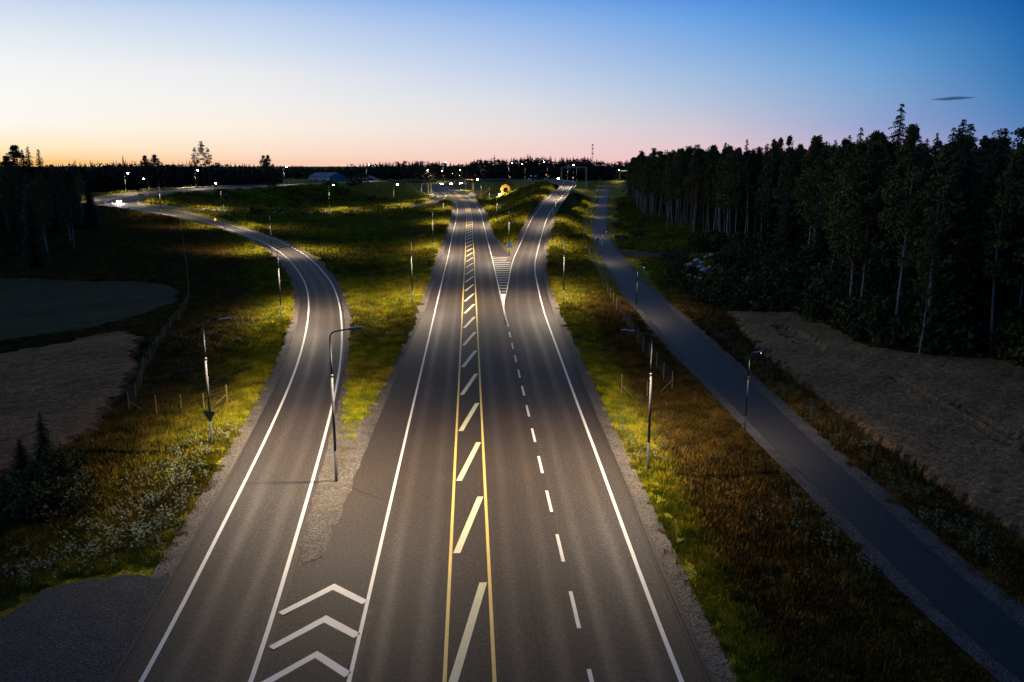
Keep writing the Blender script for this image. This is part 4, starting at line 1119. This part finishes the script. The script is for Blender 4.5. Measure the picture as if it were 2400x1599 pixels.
def umbel(k):
    rg2 = random.Random(700 + k); b = MB()
    for i in range(7):
        a = rg2.uniform(0, 6.28); q = rg2.uniform(0, .45); x, y = q * math.cos(a), q * math.sin(a); h = rg2.uniform(.55, .95)
        b.tube([(x, y, 0), (x + .03, y, h)], [.012, .01], 3, 1, False)
        for j in range(6):
            aa = rg2.uniform(0, 6.28); qq = rg2.uniform(0, .10); r = rg2.uniform(.016, .032); cx_, cy_, cz_ = x + qq * math.cos(aa), y + qq * math.sin(aa), h + rg2.uniform(-.02, .03)
            b.add([(cx_ + r * math.cos(t), cy_ + r * math.sin(t), cz_ + .01 * (i % 2)) for t in (0, 1.26, 2.5, 3.77, 5.03)], [(0, 1, 2, 3, 4)], 0)
    me = bpy.data.meshes.new('flower_clump'); me.from_pydata(b.v, [], b.f); me.materials.append(M_FLOWER); me.materials.append(M_STEM); me.polygons.foreach_set('material_index', b.mi); return me
def scatter(name, P3, scl, rot, proto, label, cat):
    me = bpy.data.meshes.new(name); me.vertices.add(len(P3)); me.vertices.foreach_set('co', np.asarray(P3, np.float32).ravel())
    for nm, vals in (('scl', scl), ('rot', rot)):
        a = me.attributes.new(nm, 'FLOAT', 'POINT'); a.data.foreach_set('value', np.asarray(vals, np.float32))
    o = link(name, me); tag(o, label, cat, None, 'stuff')
    po = bpy.data.objects.new(name + '_source', proto)
    ng = bpy.data.node_groups.new(name, 'GeometryNodeTree')
    ng.interface.new_socket('Geometry', in_out='INPUT', socket_type='NodeSocketGeometry'); ng.interface.new_socket('Geometry', in_out='OUTPUT', socket_type='NodeSocketGeometry')
    N = ng.nodes; L = ng.links; gi = N.new('NodeGroupInput'); go = N.new('NodeGroupOutput'); ip = N.new('GeometryNodeInstanceOnPoints'); oi = N.new('GeometryNodeObjectInfo')
    oi.inputs['Object'].default_value = po; oi.inputs['As Instance'].default_value = True
    a1 = N.new('GeometryNodeInputNamedAttribute'); a1.data_type = 'FLOAT'; a1.inputs['Name'].default_value = 'scl'
    a2 = N.new('GeometryNodeInputNamedAttribute'); a2.data_type = 'FLOAT'; a2.inputs['Name'].default_value = 'rot'
    cx_ = N.new('ShaderNodeCombineXYZ'); L.new(a2.outputs['Attribute'], cx_.inputs[2])
    L.new(gi.outputs[0], ip.inputs['Points']); L.new(oi.outputs['Geometry'], ip.inputs['Instance']); L.new(a1.outputs['Attribute'], ip.inputs['Scale']); L.new(cx_.outputs[0], ip.inputs['Rotation'])
    L.new(ip.outputs[0], go.inputs[0]); md = o.modifiers.new('scatter', 'NODES'); md.node_group = ng
    return o
def sample(n, y0, y1, xmin=-1e9, xmax=1e9):
    y = RNG.uniform(y0, y1, n); x = RNG.uniform(-1, 1, n) * (.66 * y + 4)
    k = (x > xmin) & (x < xmax); return np.column_stack([x[k], y[k]])
pts = np.vstack([sample(30000, 24, 75), sample(44000, 75, 150), sample(52000, 150, 320), sample(16000, 320, 480)])
z, gp = terrain(pts, .8, True)
keep = gp > RNG.uniform(-.25, .35, len(pts)) + np.interp(pts[:, 1], [60, 150, 320, 480], [0, .25, .9, 1.4])
for poly in FIELDS: keep &= ~inpoly(pts[:, 0], pts[:, 1], poly)
g2, _ = gapz(pts, yard); keep &= g2 > RNG.uniform(-.6, .1, len(pts))
keep &= ~((pts[:, 0] > 12) & (vnoise(pts[:, 0], pts[:, 1], .23, 9) > .74) & (pts[:, 1] < 75))
keep &= ~((pts[:, 1] > 52) & False)
q = (pts[:, 1] < 53) & (pts[:, 0] > -14.5) & (pts[:, 0] < -7)
keep &= ~q
wedge = poly_px([(793,1067),(798,1016),(807,955),(820,843),(827,759),(870,745),(974,746),(936,832),(898,899),(867,960),(844,1011),(811,1057)], -.1)
wp_ = np.column_stack([RNG.uniform(-22, -9, 7000), RNG.uniform(52, 112, 7000)]); wp_ = wp_[inpoly(wp_[:, 0], wp_[:, 1], wedge)][:2600]
keep &= ~inpoly(pts[:, 0], pts[:, 1], wedge)
pts, z, gp = np.vstack([pts[keep], wp_]), np.concatenate([z[keep], np.zeros(len(wp_))]), np.concatenate([gp[keep], np.full(len(wp_), .5)])
gz = np.array([TZ(a, b) for a, b in pts]) if len(pts) < 160000 else z
sc_ = np.interp(pts[:, 1], [25, 75, 150, 320, 480], [.75, .95, 1.5, 2.6, 3.6]) * RNG.uniform(.6, 1.25, len(pts)) * np.interp(gp, [-.5, .3, 2.5], [.45, .6, 1.0])
var = RNG.integers(0, 3, len(pts))
for k in range(3):
    s = var == k
    scatter('grass', np.column_stack([pts[s], gz[s]]), sc_[s], RNG.uniform(0, 6.28, s.sum()), clump(k), 'rough grass growing over the verges and slopes', 'grass')
# white umbels in drifts
fl = []
def drift(px_pts, n, spread, z=-.5):
    n = int(n * .42); spread = spread * 2.2; a = np.array([P(*q, z)[:2] for q in px_pts]); seg = RNG.integers(0, len(a) - 1, n); t = RNG.random(n)[:, None]
    c = a[seg] * (1 - t) + a[seg + 1] * t; fl.append(c + RNG.normal(size=(n, 2)) * spread)
drift([(510,1035),(480,1075),(410,1140),(370,1200),(330,1260),(285,1320)], 520, .9)
drift([(330,1290),(250,1330),(120,1350),(30,1410)], 240, 1.1)
drift([(480,800),(520,770),(600,745)], 120, 1.6)
drift([(370,830),(430,740),(440,690)], 90, 2.0)
drift([(1540,690),(1600,740),(1680,800),(1760,870),(1850,950),(1940,1020),(2040,1105)], 420, .7)
drift([(2030,1120),(2150,1210),(2300,1330)], 160, .8)
drift([(1870,1130),(1960,1220),(2060,1330),(2170,1450)], 180, .8)
drift([(1500,920),(1520,1000),(1545,1100)], 60, .5)
drift([(1450,960),(1462,1040),(1480,1110)], 60, .35)
drift([(1335,490),(1345,520),(1330,550)], 120, 1.5)
drift([(1240,470),(1200,490),(1270,460)], 160, 3.0, 3)
drift([(830,740),(870,760),(860,820)], 60, 1.2)
drift([(1325,690),(1335,640),(1300,610)], 60, .9)
fp = np.vstack(fl); _, g = terrain(fp, .5, True); fp = fp[g > .1]
k_ = np.ones(len(fp), bool)
for poly in FIELDS: k_ &= ~inpoly(fp[:, 0], fp[:, 1], poly)
fp = fp[k_]; fz = np.array([TZ(a, b) for a, b in fp])
scatter('wildflowers', np.column_stack([fp, fz]), np.interp(fp[:, 1], [30, 120, 350], [.8, 1.0, 1.8]) * RNG.uniform(.7, 1.2, len(fp)), RNG.uniform(0, 6, len(fp)), umbel(0), 'white umbel wildflowers in drifts along the verges', 'wildflowers')

# ------------------------------------------------------------------ boulders
def boulder_mesh(k):
    rg2 = random.Random(k); import bmesh
    bm = bmesh.new(); bmesh.ops.create_icosphere(bm, subdivisions=2, radius=1)
    cuts = [Vector((rg2.gauss(0, 1), rg2.gauss(0, 1), rg2.gauss(0, 1))).normalized() for _ in range(7)]
    for v in bm.verts:
        for c in cuts:
            d = v.co.dot(c)
            if d > .62: v.co -= c * (d - .62)
        v.co *= rg2.uniform(.95, 1.05)
    me = bpy.data.meshes.new('boulder'); bm.to_mesh(me); bm.free(); me.materials.append(M_ROCK); return me
BM = [boulder_mesh(k) for k in range(5)]
spots = [(1612,622,.95),(1622,616,.8),(1634,612,.9),(1645,618,.8),(1655,606,.75),(1668,604,.8),(1680,610,.7),(1690,622,.75),(1640,628,1.0),(1628,634,.8),(1652,632,.85),(1665,626,.9),(1676,632,.8),(1618,642,.8),(1632,648,.9),(1646,650,.75),(1605,636,.6),(1660,645,.65),(1600,608,.5),(1690,640,.5)]
for i, (a, b_, r) in enumerate(spots):
    p = P(a, b_, 0); o = link('boulder', BM[i % 5], None, (p[0], p[1], TZ(p[0], p[1]) + r * .35)); o.scale = (r * 1.2, r * .9, r * .85); o.rotation_euler = (0, 0, i * 1.3)
    tag(o, 'pale grey boulder in the rock pile before the forest right of the cycle path', 'boulder', 'boulders of the rock pile')

# ------------------------------------------------------------------ fences
def fence(label, bases, hpost, braces=(), group='wooden post and wire fences', rp=.055):
    t = thing('fence', label, 'fence', (0, 0, 0), group=group); top = []
    pm = MB(); pm.tube([(0, 0, -.4), (0, 0, 1.0)], [rp, rp * .9], 6); me = None
    for q in bases:
        p = P(q[0], q[1], -.4); z = TZ(p[0], p[1]); hh = (q[2] if len(q) > 2 else hpost) + random.uniform(-.05, .05)
        if me is None: o = pm.build('post', M_WOOD, t, (p[0], p[1], z)); me = o.data
        else: o = link('post', me, t, (p[0], p[1], z))
        o.scale = (1, 1, hh); top.append((p[0], p[1], z, hh))
    b = MB()
    for a, c in zip(top[:-1], top[1:]):
        for f in (.12, .25, .4, .56, .74, .94): b.tube([(a[0], a[1], a[2] + a[3] * f), (c[0], c[1], c[2] + c[3] * f)], .008, 3, 0, False)
        n = max(2, int(math.dist(a[:2], c[:2]) / .45))
        for k in range(1, n):
            u = k / n; x, y, z, hh = [a[i] * (1 - u) + c[i] * u for i in range(4)]; b.tube([(x, y, z + hh * .12), (x, y, z + hh * .94)], .004, 3, 0, False)
    o = b.build('wire_mesh', M_WIRE, t); o['kind'] = 'stuff'
    for i, dxy in braces:
        a = top[i]; b = MB(); e = (a[0] + dxy[0], a[1] + dxy[1]); b.tube([(a[0], a[1], a[2] + a[3] * .55), (*e, TZ(*e) + .05)], .035, 5); b.build('brace', M_WOOD, t)
    return t
fx = [(1078,1410),(1000,1330),(937,1225),(870,1140),(815,1080),(765,990),(720,930),(680,850),(637,790),(602,735),(567,690),(538,640),(511,600),(487,545),(463,500),(440,470),(420,440),(402,370),(385,330),(368,290),(350,262),(334,235),(320,210),(309,180),(298,150),(288,118),(278,88),(268,60),(256,30),(245,0)]
fence('long wooden post fence with wire between the exit lane and the cycle path', [(1300 + a / 3.92, 550 + b_ / 3.92) for a, b_ in fx], 1.95, [(0, (-1.3, -.4)), (6, (-.9, .3))])
fence('short three-post wire fence in the brown grass right of the exit lane', [(1456, 932, 2.1), (1516.8, 922, 1.7), (1575, 910, 1.9)], 1.9, [(0, (1.2, .2))])
fence('wooden post fence winding over the dark slope left of the left ramp', [(533,947,1.9),(478,952),(424.7,951),(367,965,2.0),(302,952,1.8),(318,925),(331,893),(338,863),(353,840),(370,815),(385,792),(400,770),(420,748),(436,722),(443,700),(442,672),(440,645),(437,620),(433,595),(430,570),(426,545),(423,525)], 1.7, [(0, (-1.5, -.3)), (4, (1.4, .2))])

# ------------------------------------------------------------------ signs
M_BLUE = mat('blue sign face', (.01, .05, .28), .5, 0, .05); M_BLUE2 = mat('light blue sign arrow', (.03, .16, .75), .5, 0, .05)
M_SIGNW = mat('white sign face', (.6, .6, .6), .5, 0, .05); M_SIGNY = mat('yellow sign face', (.75, .48, .03), .5, 0, .05); M_SIGNR = mat('red sign rim', (.5, .02, .02), .5)
M_SIGNBACK = mat('grey sign back', (.10, .15, .17), .55, .3); M_ORANGE = mat('orange sign', (.7, .25, .02), .5)
def post_sign(name, label, px, py, z, hpost, shape, size, face, extra=None, rz=0., cat='sign', group=None, zc=None):
    p = P(px, py, z); zz = TZ(p[0], p[1]); zz = z if abs(zz - z) > 1.3 else zz
    t = thing(name, label, cat, (p[0], p[1], zz), rz, group)
    b = MB(); b.tube([(0, .06, -.4), (0, .06, hpost)], .035, 6); b.build('post', M_POLE, t)
    b = MB(); zc = zc or hpost
    if shape == 'disc':
        n = 20; r = size[0] / 2
        b.add([(r * math.cos(2 * PI * i / n), y, zc + r * math.sin(2 * PI * i / n)) for y in (0, .03) for i in range(n)], [tuple(range(n)), tuple(range(n, 2 * n))[::-1]] + [(i, i + n, (i + 1) % n + n, (i + 1) % n) for i in range(n)])
    elif shape == 'tri_down':
        w = size[0] / 2; h = size[1]
        b.add([(-w, 0, zc), (w, 0, zc), (.05, 0, zc - h), (-.05, 0, zc - h), (-w, .03, zc), (w, .03, zc), (.05, .03, zc - h), (-.05, .03, zc - h)], [(0, 3, 2, 1), (4, 5, 6, 7), (0, 1, 5, 4), (1, 2, 6, 5), (2, 3, 7, 6), (3, 0, 4, 7)])
    else: b.box((0, .015, zc), (size[0], .03, size[1]))
    b.build('sign_face', face, t)
    if extra: extra(t, zc)
    return t
def chevrons(t, zc):
    for k in (-1, 0, 1):
        z = zc + k * .42 - .06; b = MB(); w = .27; y = -.012
        b.add([(-w, y, z - .12), (0, y, z + .12), (w, y, z - .12), (w, y, z + .06), (0, y, z + .30), (-w, y, z + .06)], [(0, 1, 4, 5), (1, 2, 3, 4)]); b.build('arrow_chevron', M_BLUE2, t)
post_sign('arrow_sign', 'tall blue sign with three chevrons pointing up at the fork of the roads', 1193.3, 599, -.1, 1.7, 'box', (.66, 1.36), M_BLUE, chevrons, zc=2.4)
M_Y2 = mat('teal sign back', (.05, .11, .12), .5, .3)
def rim(t, zc):
    b = MB(); w = .46; h = .82
    for a, c in (((-w, zc), (w, zc)), ((w, zc), (0, zc - h)), ((0, zc - h), (-w, zc))): b.tube([(a[0], -.02, a[1]), (c[0], -.02, c[1])], .022, 4)
    b.build('rim', M_SIGNBACK, t)
post_sign('yield_sign', 'back of a triangular yield sign fixed beside the lamp at the left ramp edge', 496.8, 1046, -.4, 2.5, 'tri_down', (.92, .80), M_Y2, rim, zc=2.55)
post_sign('round_sign', 'small round pale yellow sign by the left ramp where it swings left', 505.5, 532, 0, 2.2, 'disc', (.9,), M_SIGNY, lambda t, zc: None, zc=2.3)
post_sign('round_sign', 'round blue sign on a thin post right of the cycle path bend', 1454.4, 578, -.4, 2.2, 'disc', (.8,), M_BLUE2, zc=2.3)
post_sign('signboard', 'small dark signboard seen from behind left of the cycle path', 1400.5, 576, -.4, 1.3, 'box', (.6, 1.0), M_SIGNBACK, zc=1.5)
post_sign('direction_board', 'small yellow board beside the road behind the oncoming car', 331, 456.5, 4.9, .6, 'box', (3.2, .8), M_SIGNY, zc=.7)
post_sign('small_sign', 'small white sign above the yellow board behind the oncoming car', 331.5, 453, 5.0, 2.6, 'box', (1.1, 1.4), M_SIGNW, zc=2.2)
post_sign('small_sign', 'small yellow sign at the overpass road under the second tall lamp', 506, 443.5, 6.4, 1.4, 'box', (1.2, .8), M_SIGNY)
post_sign('small_sign', 'orange sign with a white cap at the overpass road left of the hall', 614.5, 438.5, 7.2, 1.6, 'box', (.9, .8), M_ORANGE)
for a, lab in ((832, 'left one of three small pale boards on the rail right of the hall'), (888, 'middle one of three small pale boards on the rail right of the hall'), (896, 'right one of three small pale boards on the rail right of the hall')):
    post_sign('rail_board', lab, a, 427.2, 8.8, 1.0, 'box', (1.4 if a < 850 else 1.0, .7), M_SIGNW if a < 850 else M_SIGNY)
post_sign('small_sign', 'tiny orange sign beside the brightest crest lamp', 1280.7, 418, 9.6, 2.4, 'box', (.9, .9), M_ORANGE)
post_sign('small_sign', 'tiny round grey sign right of the brightest crest lamp', 1285.5, 418, 9.6, 1.5, 'disc', (.9,), M_SIGNBACK)
post_sign('small_sign', 'tiny orange and white sign left of the gantry post', 1327.7, 419.5, 9.4, 2.4, 'disc', (.9,), M_ORANGE)
post_sign('small_sign', 'small light blue sign on the crest left of the blue board', 1244.8, 419, 9.4, 1.9, 'box', (.7, 1.0), M_BLUE2)
post_sign('small_sign', 'small white cabinet at the right end of the bridge railing', 1195.5, 419, 9.4, 1.0, 'box', (.8, .9), M_SIGNW)
t = None
p = P(1255.3, 419.5, 9.4); t = thing('information_board', 'blue board on two legs on the crest right of the bridge', 'sign', tuple(p))
b = MB(); b.box((0, 0, 1.9), (2.3, .06, 1.3)); b.build('sign_face', M_BLUE2, t)
for s in (-.9, .9): b = MB(); b.tube([(s, .08, -.6), (s, .08, 1.9)], .06, 6); b.build('leg', M_POLE, t)

# ------------------------------------------------------------------ sign gantries and mast
def lattice(b, p0, p1, w, n):
    p0, p1 = Vector(p0), Vector(p1); ax = (p1 - p0).normalized(); u = ax.orthogonal().normalized(); v = ax.cross(u); cs = [(u * a + v * c) * w / 2 for a, c in ((-1, -1), (1, -1), (1, 1), (-1, 1))]
    for c in cs: b.tube([p0 + c, p1 + c], .07, 4)
    for k in range(n):
        for i in range(4): b.tube([p0.lerp(p1, k / n) + cs[i], p0.lerp(p1, (k + 1) / n) + cs[(i + 1) % 4]], .045, 3, 0, False)
M_GANT = mat('gantry lattice steel', (.7, .7, .5), .6, .0)
def gantry(label, xa, xb, yb, ytop, Y, boards, single=False):
    sc_ = (Y * CT + 2) / 1950; x0 = (xa - 1200) * sc_; x1 = (xb - 1200) * sc_; zg = TZ(x0, Y); zt = height_for(x0, Y, ytop)
    t = thing('sign_gantry', label, 'gantry', (x0, Y, zg), group='sign gantries over the far motorway'); h = zt - zg; W = x1 - x0
    for s in ((0,) if single else (0, W)): b = MB(); lattice(b, (s, 0, 0), (s, 0, h), .9, 9); b.build('leg', M_GANT, t)
    b = MB(); lattice(b, (0, 0, h), (W, 0, h), .8, 14); b.build('beam', M_GANT, t)
    for u, wd in boards:
        b = MB(); b.box((u * W, -.6, h + .9), (wd, .12, 1.7)); b.build('sign_panel', M_SIGNW, t)
        b = MB(); b.box((u * W, -.55, h + .95), (wd * .9, .14, 1.2)); 
    return t
gantry('wide lattice sign gantry with two pale panels behind the ramp crest', 1316, 1374, 420, 392.5, 700, ((.27, 2.7), (.45, 2.4)))
gantry('second gantry with a lit beam running into the trees', 1452.5, 1530, 424, 401.5, 640, (), True)
b = MB(); sx = (1463 - 1200) * (640 * CT + 2) / 1950; b.box((sx, 639, height_for(sx, 640, 400.5)), (5.2, .7, .7)); o = b.build('beam_light', mat('pale lit gantry sign', (.6, .6, .3), .5, 0, 0, 1, (.75, .75, .25), .5)); tag(o, 'pale yellow lit bar on the second gantry', 'lit bar')
Y = 1050; sc_ = (Y * CT + 2) / 1950; x = (1387.8 - 1200) * sc_; zt = height_for(x, Y, 337.5)
t = thing('radio_mast', 'thin red and white radio mast above the horizon trees', 'mast', (x, Y, TZ(x, Y)))
M_RED = mat('red mast paint', (.35, .03, .03), .6); M_MW = mat('white mast paint', (.5, .42, .42), .6); hh = zt - TZ(x, Y)
for k in range(7):
    b = MB(); lattice(b, (0, 0, hh * k / 7), (0, 0, hh * (k + 1) / 7), 1.3, 5); b.build('mast_section', M_RED if k % 2 == 0 else M_MW, t)
for zz in (.72, .86, .97): b = MB(); b.box((0, 0, hh * zz), (2.0, 2.0, 1.1)); b.build('antenna_ring', M_RED, t)

# ------------------------------------------------------------------ buildings
M_WALLW = mat('pale metal wall', (.80, .82, .95), .6, 0, .1, .5); M_WALLB = mat('blue grey wall', (.10, .28, .40), .7, 0, .15, .5); M_ROOF = mat('dark blue roof', (.05, .12, .22), .6, 0, .2, .4)
def hall(name, label, px, py, Y, rz, wx, wy, eave, ridge, mw, mg, panels=0):
    sc_ = (Y * CT + 2) / 1950; x = (px - 1200) * sc_; z = height_for(x, Y, py)
    t = thing(name, label, 'building', (x, Y, z), rz)
    # local: corner at origin, long wall along -x, gable along +y
    b = MB(); b.add([(-wx, 0, -3), (0, 0, -3), (0, 0, eave), (-wx, 0, eave), (-wx, .3, -3), (0, .3, -3), (0, .3, eave), (-wx, .3, eave)], [(0, 1, 2, 3), (7, 6, 5, 4), (0, 3, 7, 4), (3, 2, 6, 7), (1, 5, 6, 2)]); b.build('front_wall', mw, t)
    b = MB(); b.add([(0, .3, -3), (0, wy, -3), (0, wy, eave), (0, wy / 2, ridge), (0, .3, eave)], [(0, 1, 2, 3, 4)]); b.add([(-wx, .3, -3), (-wx, wy, -3), (-wx, wy, eave), (-wx, wy / 2, ridge), (-wx, .3, eave)], [(4, 3, 2, 1, 0)]); b.add([(-wx, wy, -3), (0, wy, -3), (0, wy, eave), (-wx, wy, eave)], [(3, 2, 1, 0)]); b.build('side_wall', mg, t)
    b = MB(); ov = .7
    for s in (0, 1):
        y0, y1 = (-ov, wy / 2) if s == 0 else (wy + ov, wy / 2)
        z0 = eave - ov * (ridge - eave) / (wy / 2)
        vs = [(-wx - ov, y0, z0), (ov, y0, z0), (ov, y1, ridge), (-wx - ov, y1, ridge)]
        b.add([(a, c, d + .05) for a, c, d in vs] + [(a, c, d + .3) for a, c, d in vs], [(0, 1, 2, 3), (7, 6, 5, 4), (0, 4, 5, 1), (1, 5, 6, 2), (3, 7, 4, 0), (2, 6, 7, 3)])
    b.build('roof', M_ROOF, t)
    for k in range(panels):
        b = MB(); b.box((-wx * (k + .5) / panels, -.06, eave / 2 - 1.2), (wx / panels - .12, .10, eave + 2.2)); b.build('wall_panel', mw, t)
    return t
hall('hall', 'large pale-walled hall with a dark blue gabled roof behind the overpass road', 772, 431.5, 800, -.42, 24, 26, 6.6, 10.4, M_WALLW, M_WALLB, 8)
hall('shed', 'low blue-roofed shed just right of the large hall', 858, 431, 820, -.2, 13, 12, 3.6, 5.2, M_WALLB, M_WALLB)
hall('shed', 'low dark building with a pale gable right of the two blue roofs', 885, 430, 830, .9, 6, 20, 4.4, 7.0, M_WALLW, M_WALLB)
for a in (729, 741, 759): p = np.array([(a - 1200) * (790 * CT + 2) / 1950, 788, 0]); shrub(p[0], p[1], 1.0, 'dark shrub standing before the pale hall wall', 'shrubs before the hall', .9)

# ------------------------------------------------------------------ golden ring sculpture
Y = 478.0; sc_ = (Y * CT + 3) / 1950; x = (1184.5 - 1200) * sc_; ztop = height_for(x, Y, 432.2); zbot = height_for(x, Y, 458.3); R = (ztop - zbot) / 2; cz = (ztop + zbot) / 2
t = thing('ring_sculpture', 'golden perforated ring sculpture standing on the slope before the bridge end', 'sculpture', (x, Y, zbot), .12)
M_GOLD = mat('golden ring metal', (.75, .42, .05), .45, .3, .3, 2.0); M_DARK = mat('dark ring hole', (.03, .018, .008), .9)
b = MB(); n = 40; r0, r1, dpt = R * .46, R, .55; kx = .90
vs = []
for i in range(n):
    a = 2 * PI * i / n
    for r, yy_ in ((r1, -dpt * .45), (r0, -dpt * .45), (r0, dpt * .45), (r1, dpt * .45)): vs.append((r * math.cos(a) * kx, yy_, r * math.sin(a) + R))
fs = []
for i in range(n):
    j = (i + 1) % n
    for k in range(4): fs.append((i * 4 + k, i * 4 + (k + 1) % 4, j * 4 + (k + 1) % 4, j * 4 + k))
b.add(vs, fs); b.build('ring', M_GOLD, t)
hm = None
for rr, nn in ((.60, 11), (.75, 15), (.89, 18)):
    for i in range(nn):
        a = 2 * PI * (i + .3 * rr * 10) / nn
        pos = (R * rr * math.cos(a) * kx, -dpt * .45 - .03, R * rr * math.sin(a) + R)
        if hm is None:
            hb = MB(); s_ = .19; hb.add([(s_ * math.cos(q), yy_, s_ * math.sin(q)) for yy_ in (-.02, .05) for q in np.linspace(0, 2 * PI, 7)[:-1]], [tuple(range(6)), tuple(range(6, 12))[::-1]] + [(i2, (i2 + 1) % 6, 6 + (i2 + 1) % 6, 6 + i2) for i2 in range(6)]); o = hb.build('hole', M_DARK, t, pos); hm = o.data
        else: link('hole', hm, t, pos)
b = MB(); b.box((0, 0, -.9), (2.4, 1.6, 2.0)); b.build('plinth', M_CONC, t)
def flood(label, px, py, Y, power, aim, col=(1, .85, .55), r=.32):
    sc_ = (Y * CT + 3) / 1950; x = (px - 1200) * sc_; z = height_for(x, Y, py)
    t = thing('floodlight', label, 'floodlight', (x, Y, z), group='floodlights at the ring sculpture')
    b = MB(); b.tube([(0, 0, -2.0), (0, 0, -.2)], .05, 5); b.build('post', M_POLE, t)
    b = MB(); b.tube([(0, -.1, 0), (0, .35, 0)], [r, r], 12); b.build('lens', M_LED, t)
    l = bpy.data.lights.new('lamp_light', 'POINT'); l.energy = power; l.color = col; l.shadow_soft_size = 0
    lo = bpy.data.objects.new('lamp_light', l); C.objects.link(lo); lo.parent = t; lo.location = aim
flood('bright white floodlight at the lower left of the golden ring', 1171.5, 456.8, 472, 2600, (.9, -1.2, .4), (1, .8, .45), .55)
flood('small floodlight at the lower right of the golden ring', 1200, 456.8, 472, 1300, (-.8, -1.2, .3), (1, .8, .45), .28)
flood('small bright lamp low on the right half of the bridge railing', 1119.5, 421, 545, 300, (0, -1, .3), (.9, .85, 1), .42)
flood('small bright lamp behind the guardrail at the ramp crest', 1308.4, 419.2, 555, 300, (0, -1, .3), (.9, .85, 1), .5)

# ------------------------------------------------------------------ oncoming car
def car():
    p = P(281, 475.5, 2.95); z = 2.95
    t = thing('car', 'oncoming car with blazing headlights in the wide bend on the left', 'car', (p[0], p[1], z), .35)
    M_BODY = mat('dark car paint', (.06, .06, .07), .3, .4, 0); M_GLASS = mat('car glass', (.01, .012, .015), .1, 0, 0); M_TYRE = mat('tyre rubber', (.015, .015, .015), .9)
    # travels towards -y local
    def prism(prof, hw, m, name, inset=0.):
        b = MB(); n = len(prof)
        vs = [(-hw + inset * (z_ > 1.0), y, z_) for y, z_ in prof] + [(hw - inset * (z_ > 1.0), y, z_) for y, z_ in prof]
        b.add(vs, [tuple(range(n)), tuple(range(n, 2 * n))[::-1]] + [(i, i + n, (i + 1) % n + n, (i + 1) % n) for i in range(n)]); return b.build(name, m, t)
    prism([(-2.2, .3), (-2.25, .62), (-2.1, .8), (-1.1, .95), (1.9, .98), (2.2, .85), (2.25, .4), (2.1, .28)], .9, M_BODY, 'body')
    prism([(-1.05, .97), (-.25, 1.42), (1.1, 1.44), (1.85, .99)], .82, M_GLASS, 'cabin', .14)
    for sx in (-.82, .82):
        for sy in (-1.35, 1.35):
            b = MB(); b.tube([(sx - .1, sy, .32), (sx + .1, sy, .32)], [.33, .33], 14); b.build('wheel', M_TYRE, t)
    for sx in (-.68, .68):
        b = MB(); b.tube([(sx, -2.26, .68), (sx, -2.34, .68)], [.13, .20], 12)
        b.build('headlight', mat('blazing headlight', (1, 1, 1), .3, 0, 0, 1, (1, .95, .86), 1500), t)
        l = bpy.data.lights.new('headlight_beam', 'SPOT'); l.energy = 9000; l.spot_size = 1.5; l.spot_blend = .8; l.shadow_soft_size = 0; l.color = (1, .95, .88)
        lo = bpy.data.objects.new('headlight_beam', l); C.objects.link(lo); lo.parent = t; lo.location = (sx, -2.45, .7); lo.rotation_euler = (PI / 2 - .10, 0, PI)
car()

# ------------------------------------------------------------------ small dark cloud
def cloud():
    import bmesh
    Y = 3000.0; sc_ = (Y) / 1950; x = (2195 - 1200) * sc_; z = H + (383 - 237) / 1950 * Y * .98
    m, N, L, b = nodes('dusk cloud'); b.inputs['Base Color'].default_value = (.6, .85, 1, 1); b.inputs['Roughness'].default_value = 1; b.inputs['Specular IOR Level'].default_value = 0
    V_, F_, o = [], [], 0
    for i in range(15):
        u = (i + .5) / 15 * 2 - 1; w = (1 - abs(u) ** 1.7)
        bm = bmesh.new(); bmesh.ops.create_icosphere(bm, subdivisions=2, radius=1)
        cx_, cz_ = u * 72, 2.2 * math.sin(i * 1.9) * w + u * 4; rx, ry, rz_ = 15 + 7 * w, 9, 1.2 + 7.2 * w * (.7 + .3 * math.sin(i * 2.7))
        v = np.array([(q.co.x * rx + cx_, q.co.y * ry, q.co.z * rz_ + cz_) for q in bm.verts]); f = np.array([[q.index for q in fc.verts] for fc in bm.faces]); bm.free()
        V_.append(v); F_.append(f + o); o += len(v)
    me = np_mesh('cloud', np.vstack(V_), np.vstack(F_), m); ob = link('cloud', me, None, (x, Y, z)); tag(ob, 'small flat dark blue cloud above the right forest', 'cloud')
    tr = N.new('ShaderNodeBsdfTransparent'); mx = N.new('ShaderNodeMixShader'); lw_ = N.new('ShaderNodeLayerWeight'); lw_.inputs[0].default_value = .5
    mr_ = N.new('ShaderNodeMapRange'); mr_.inputs[1].default_value = .0; mr_.inputs[2].default_value = .8; mr_.inputs[3].default_value = .70; mr_.inputs[4].default_value = 1.0
    L.new(lw_.outputs['Facing'], mr_.inputs[0]); L.new(mr_.outputs[0], mx.inputs[0]); L.new(b.outputs[0], mx.inputs[1]); L.new(tr.outputs[0], mx.inputs[2]); L.new(mx.outputs[0], N['Material Output'].inputs[0])
cloud()
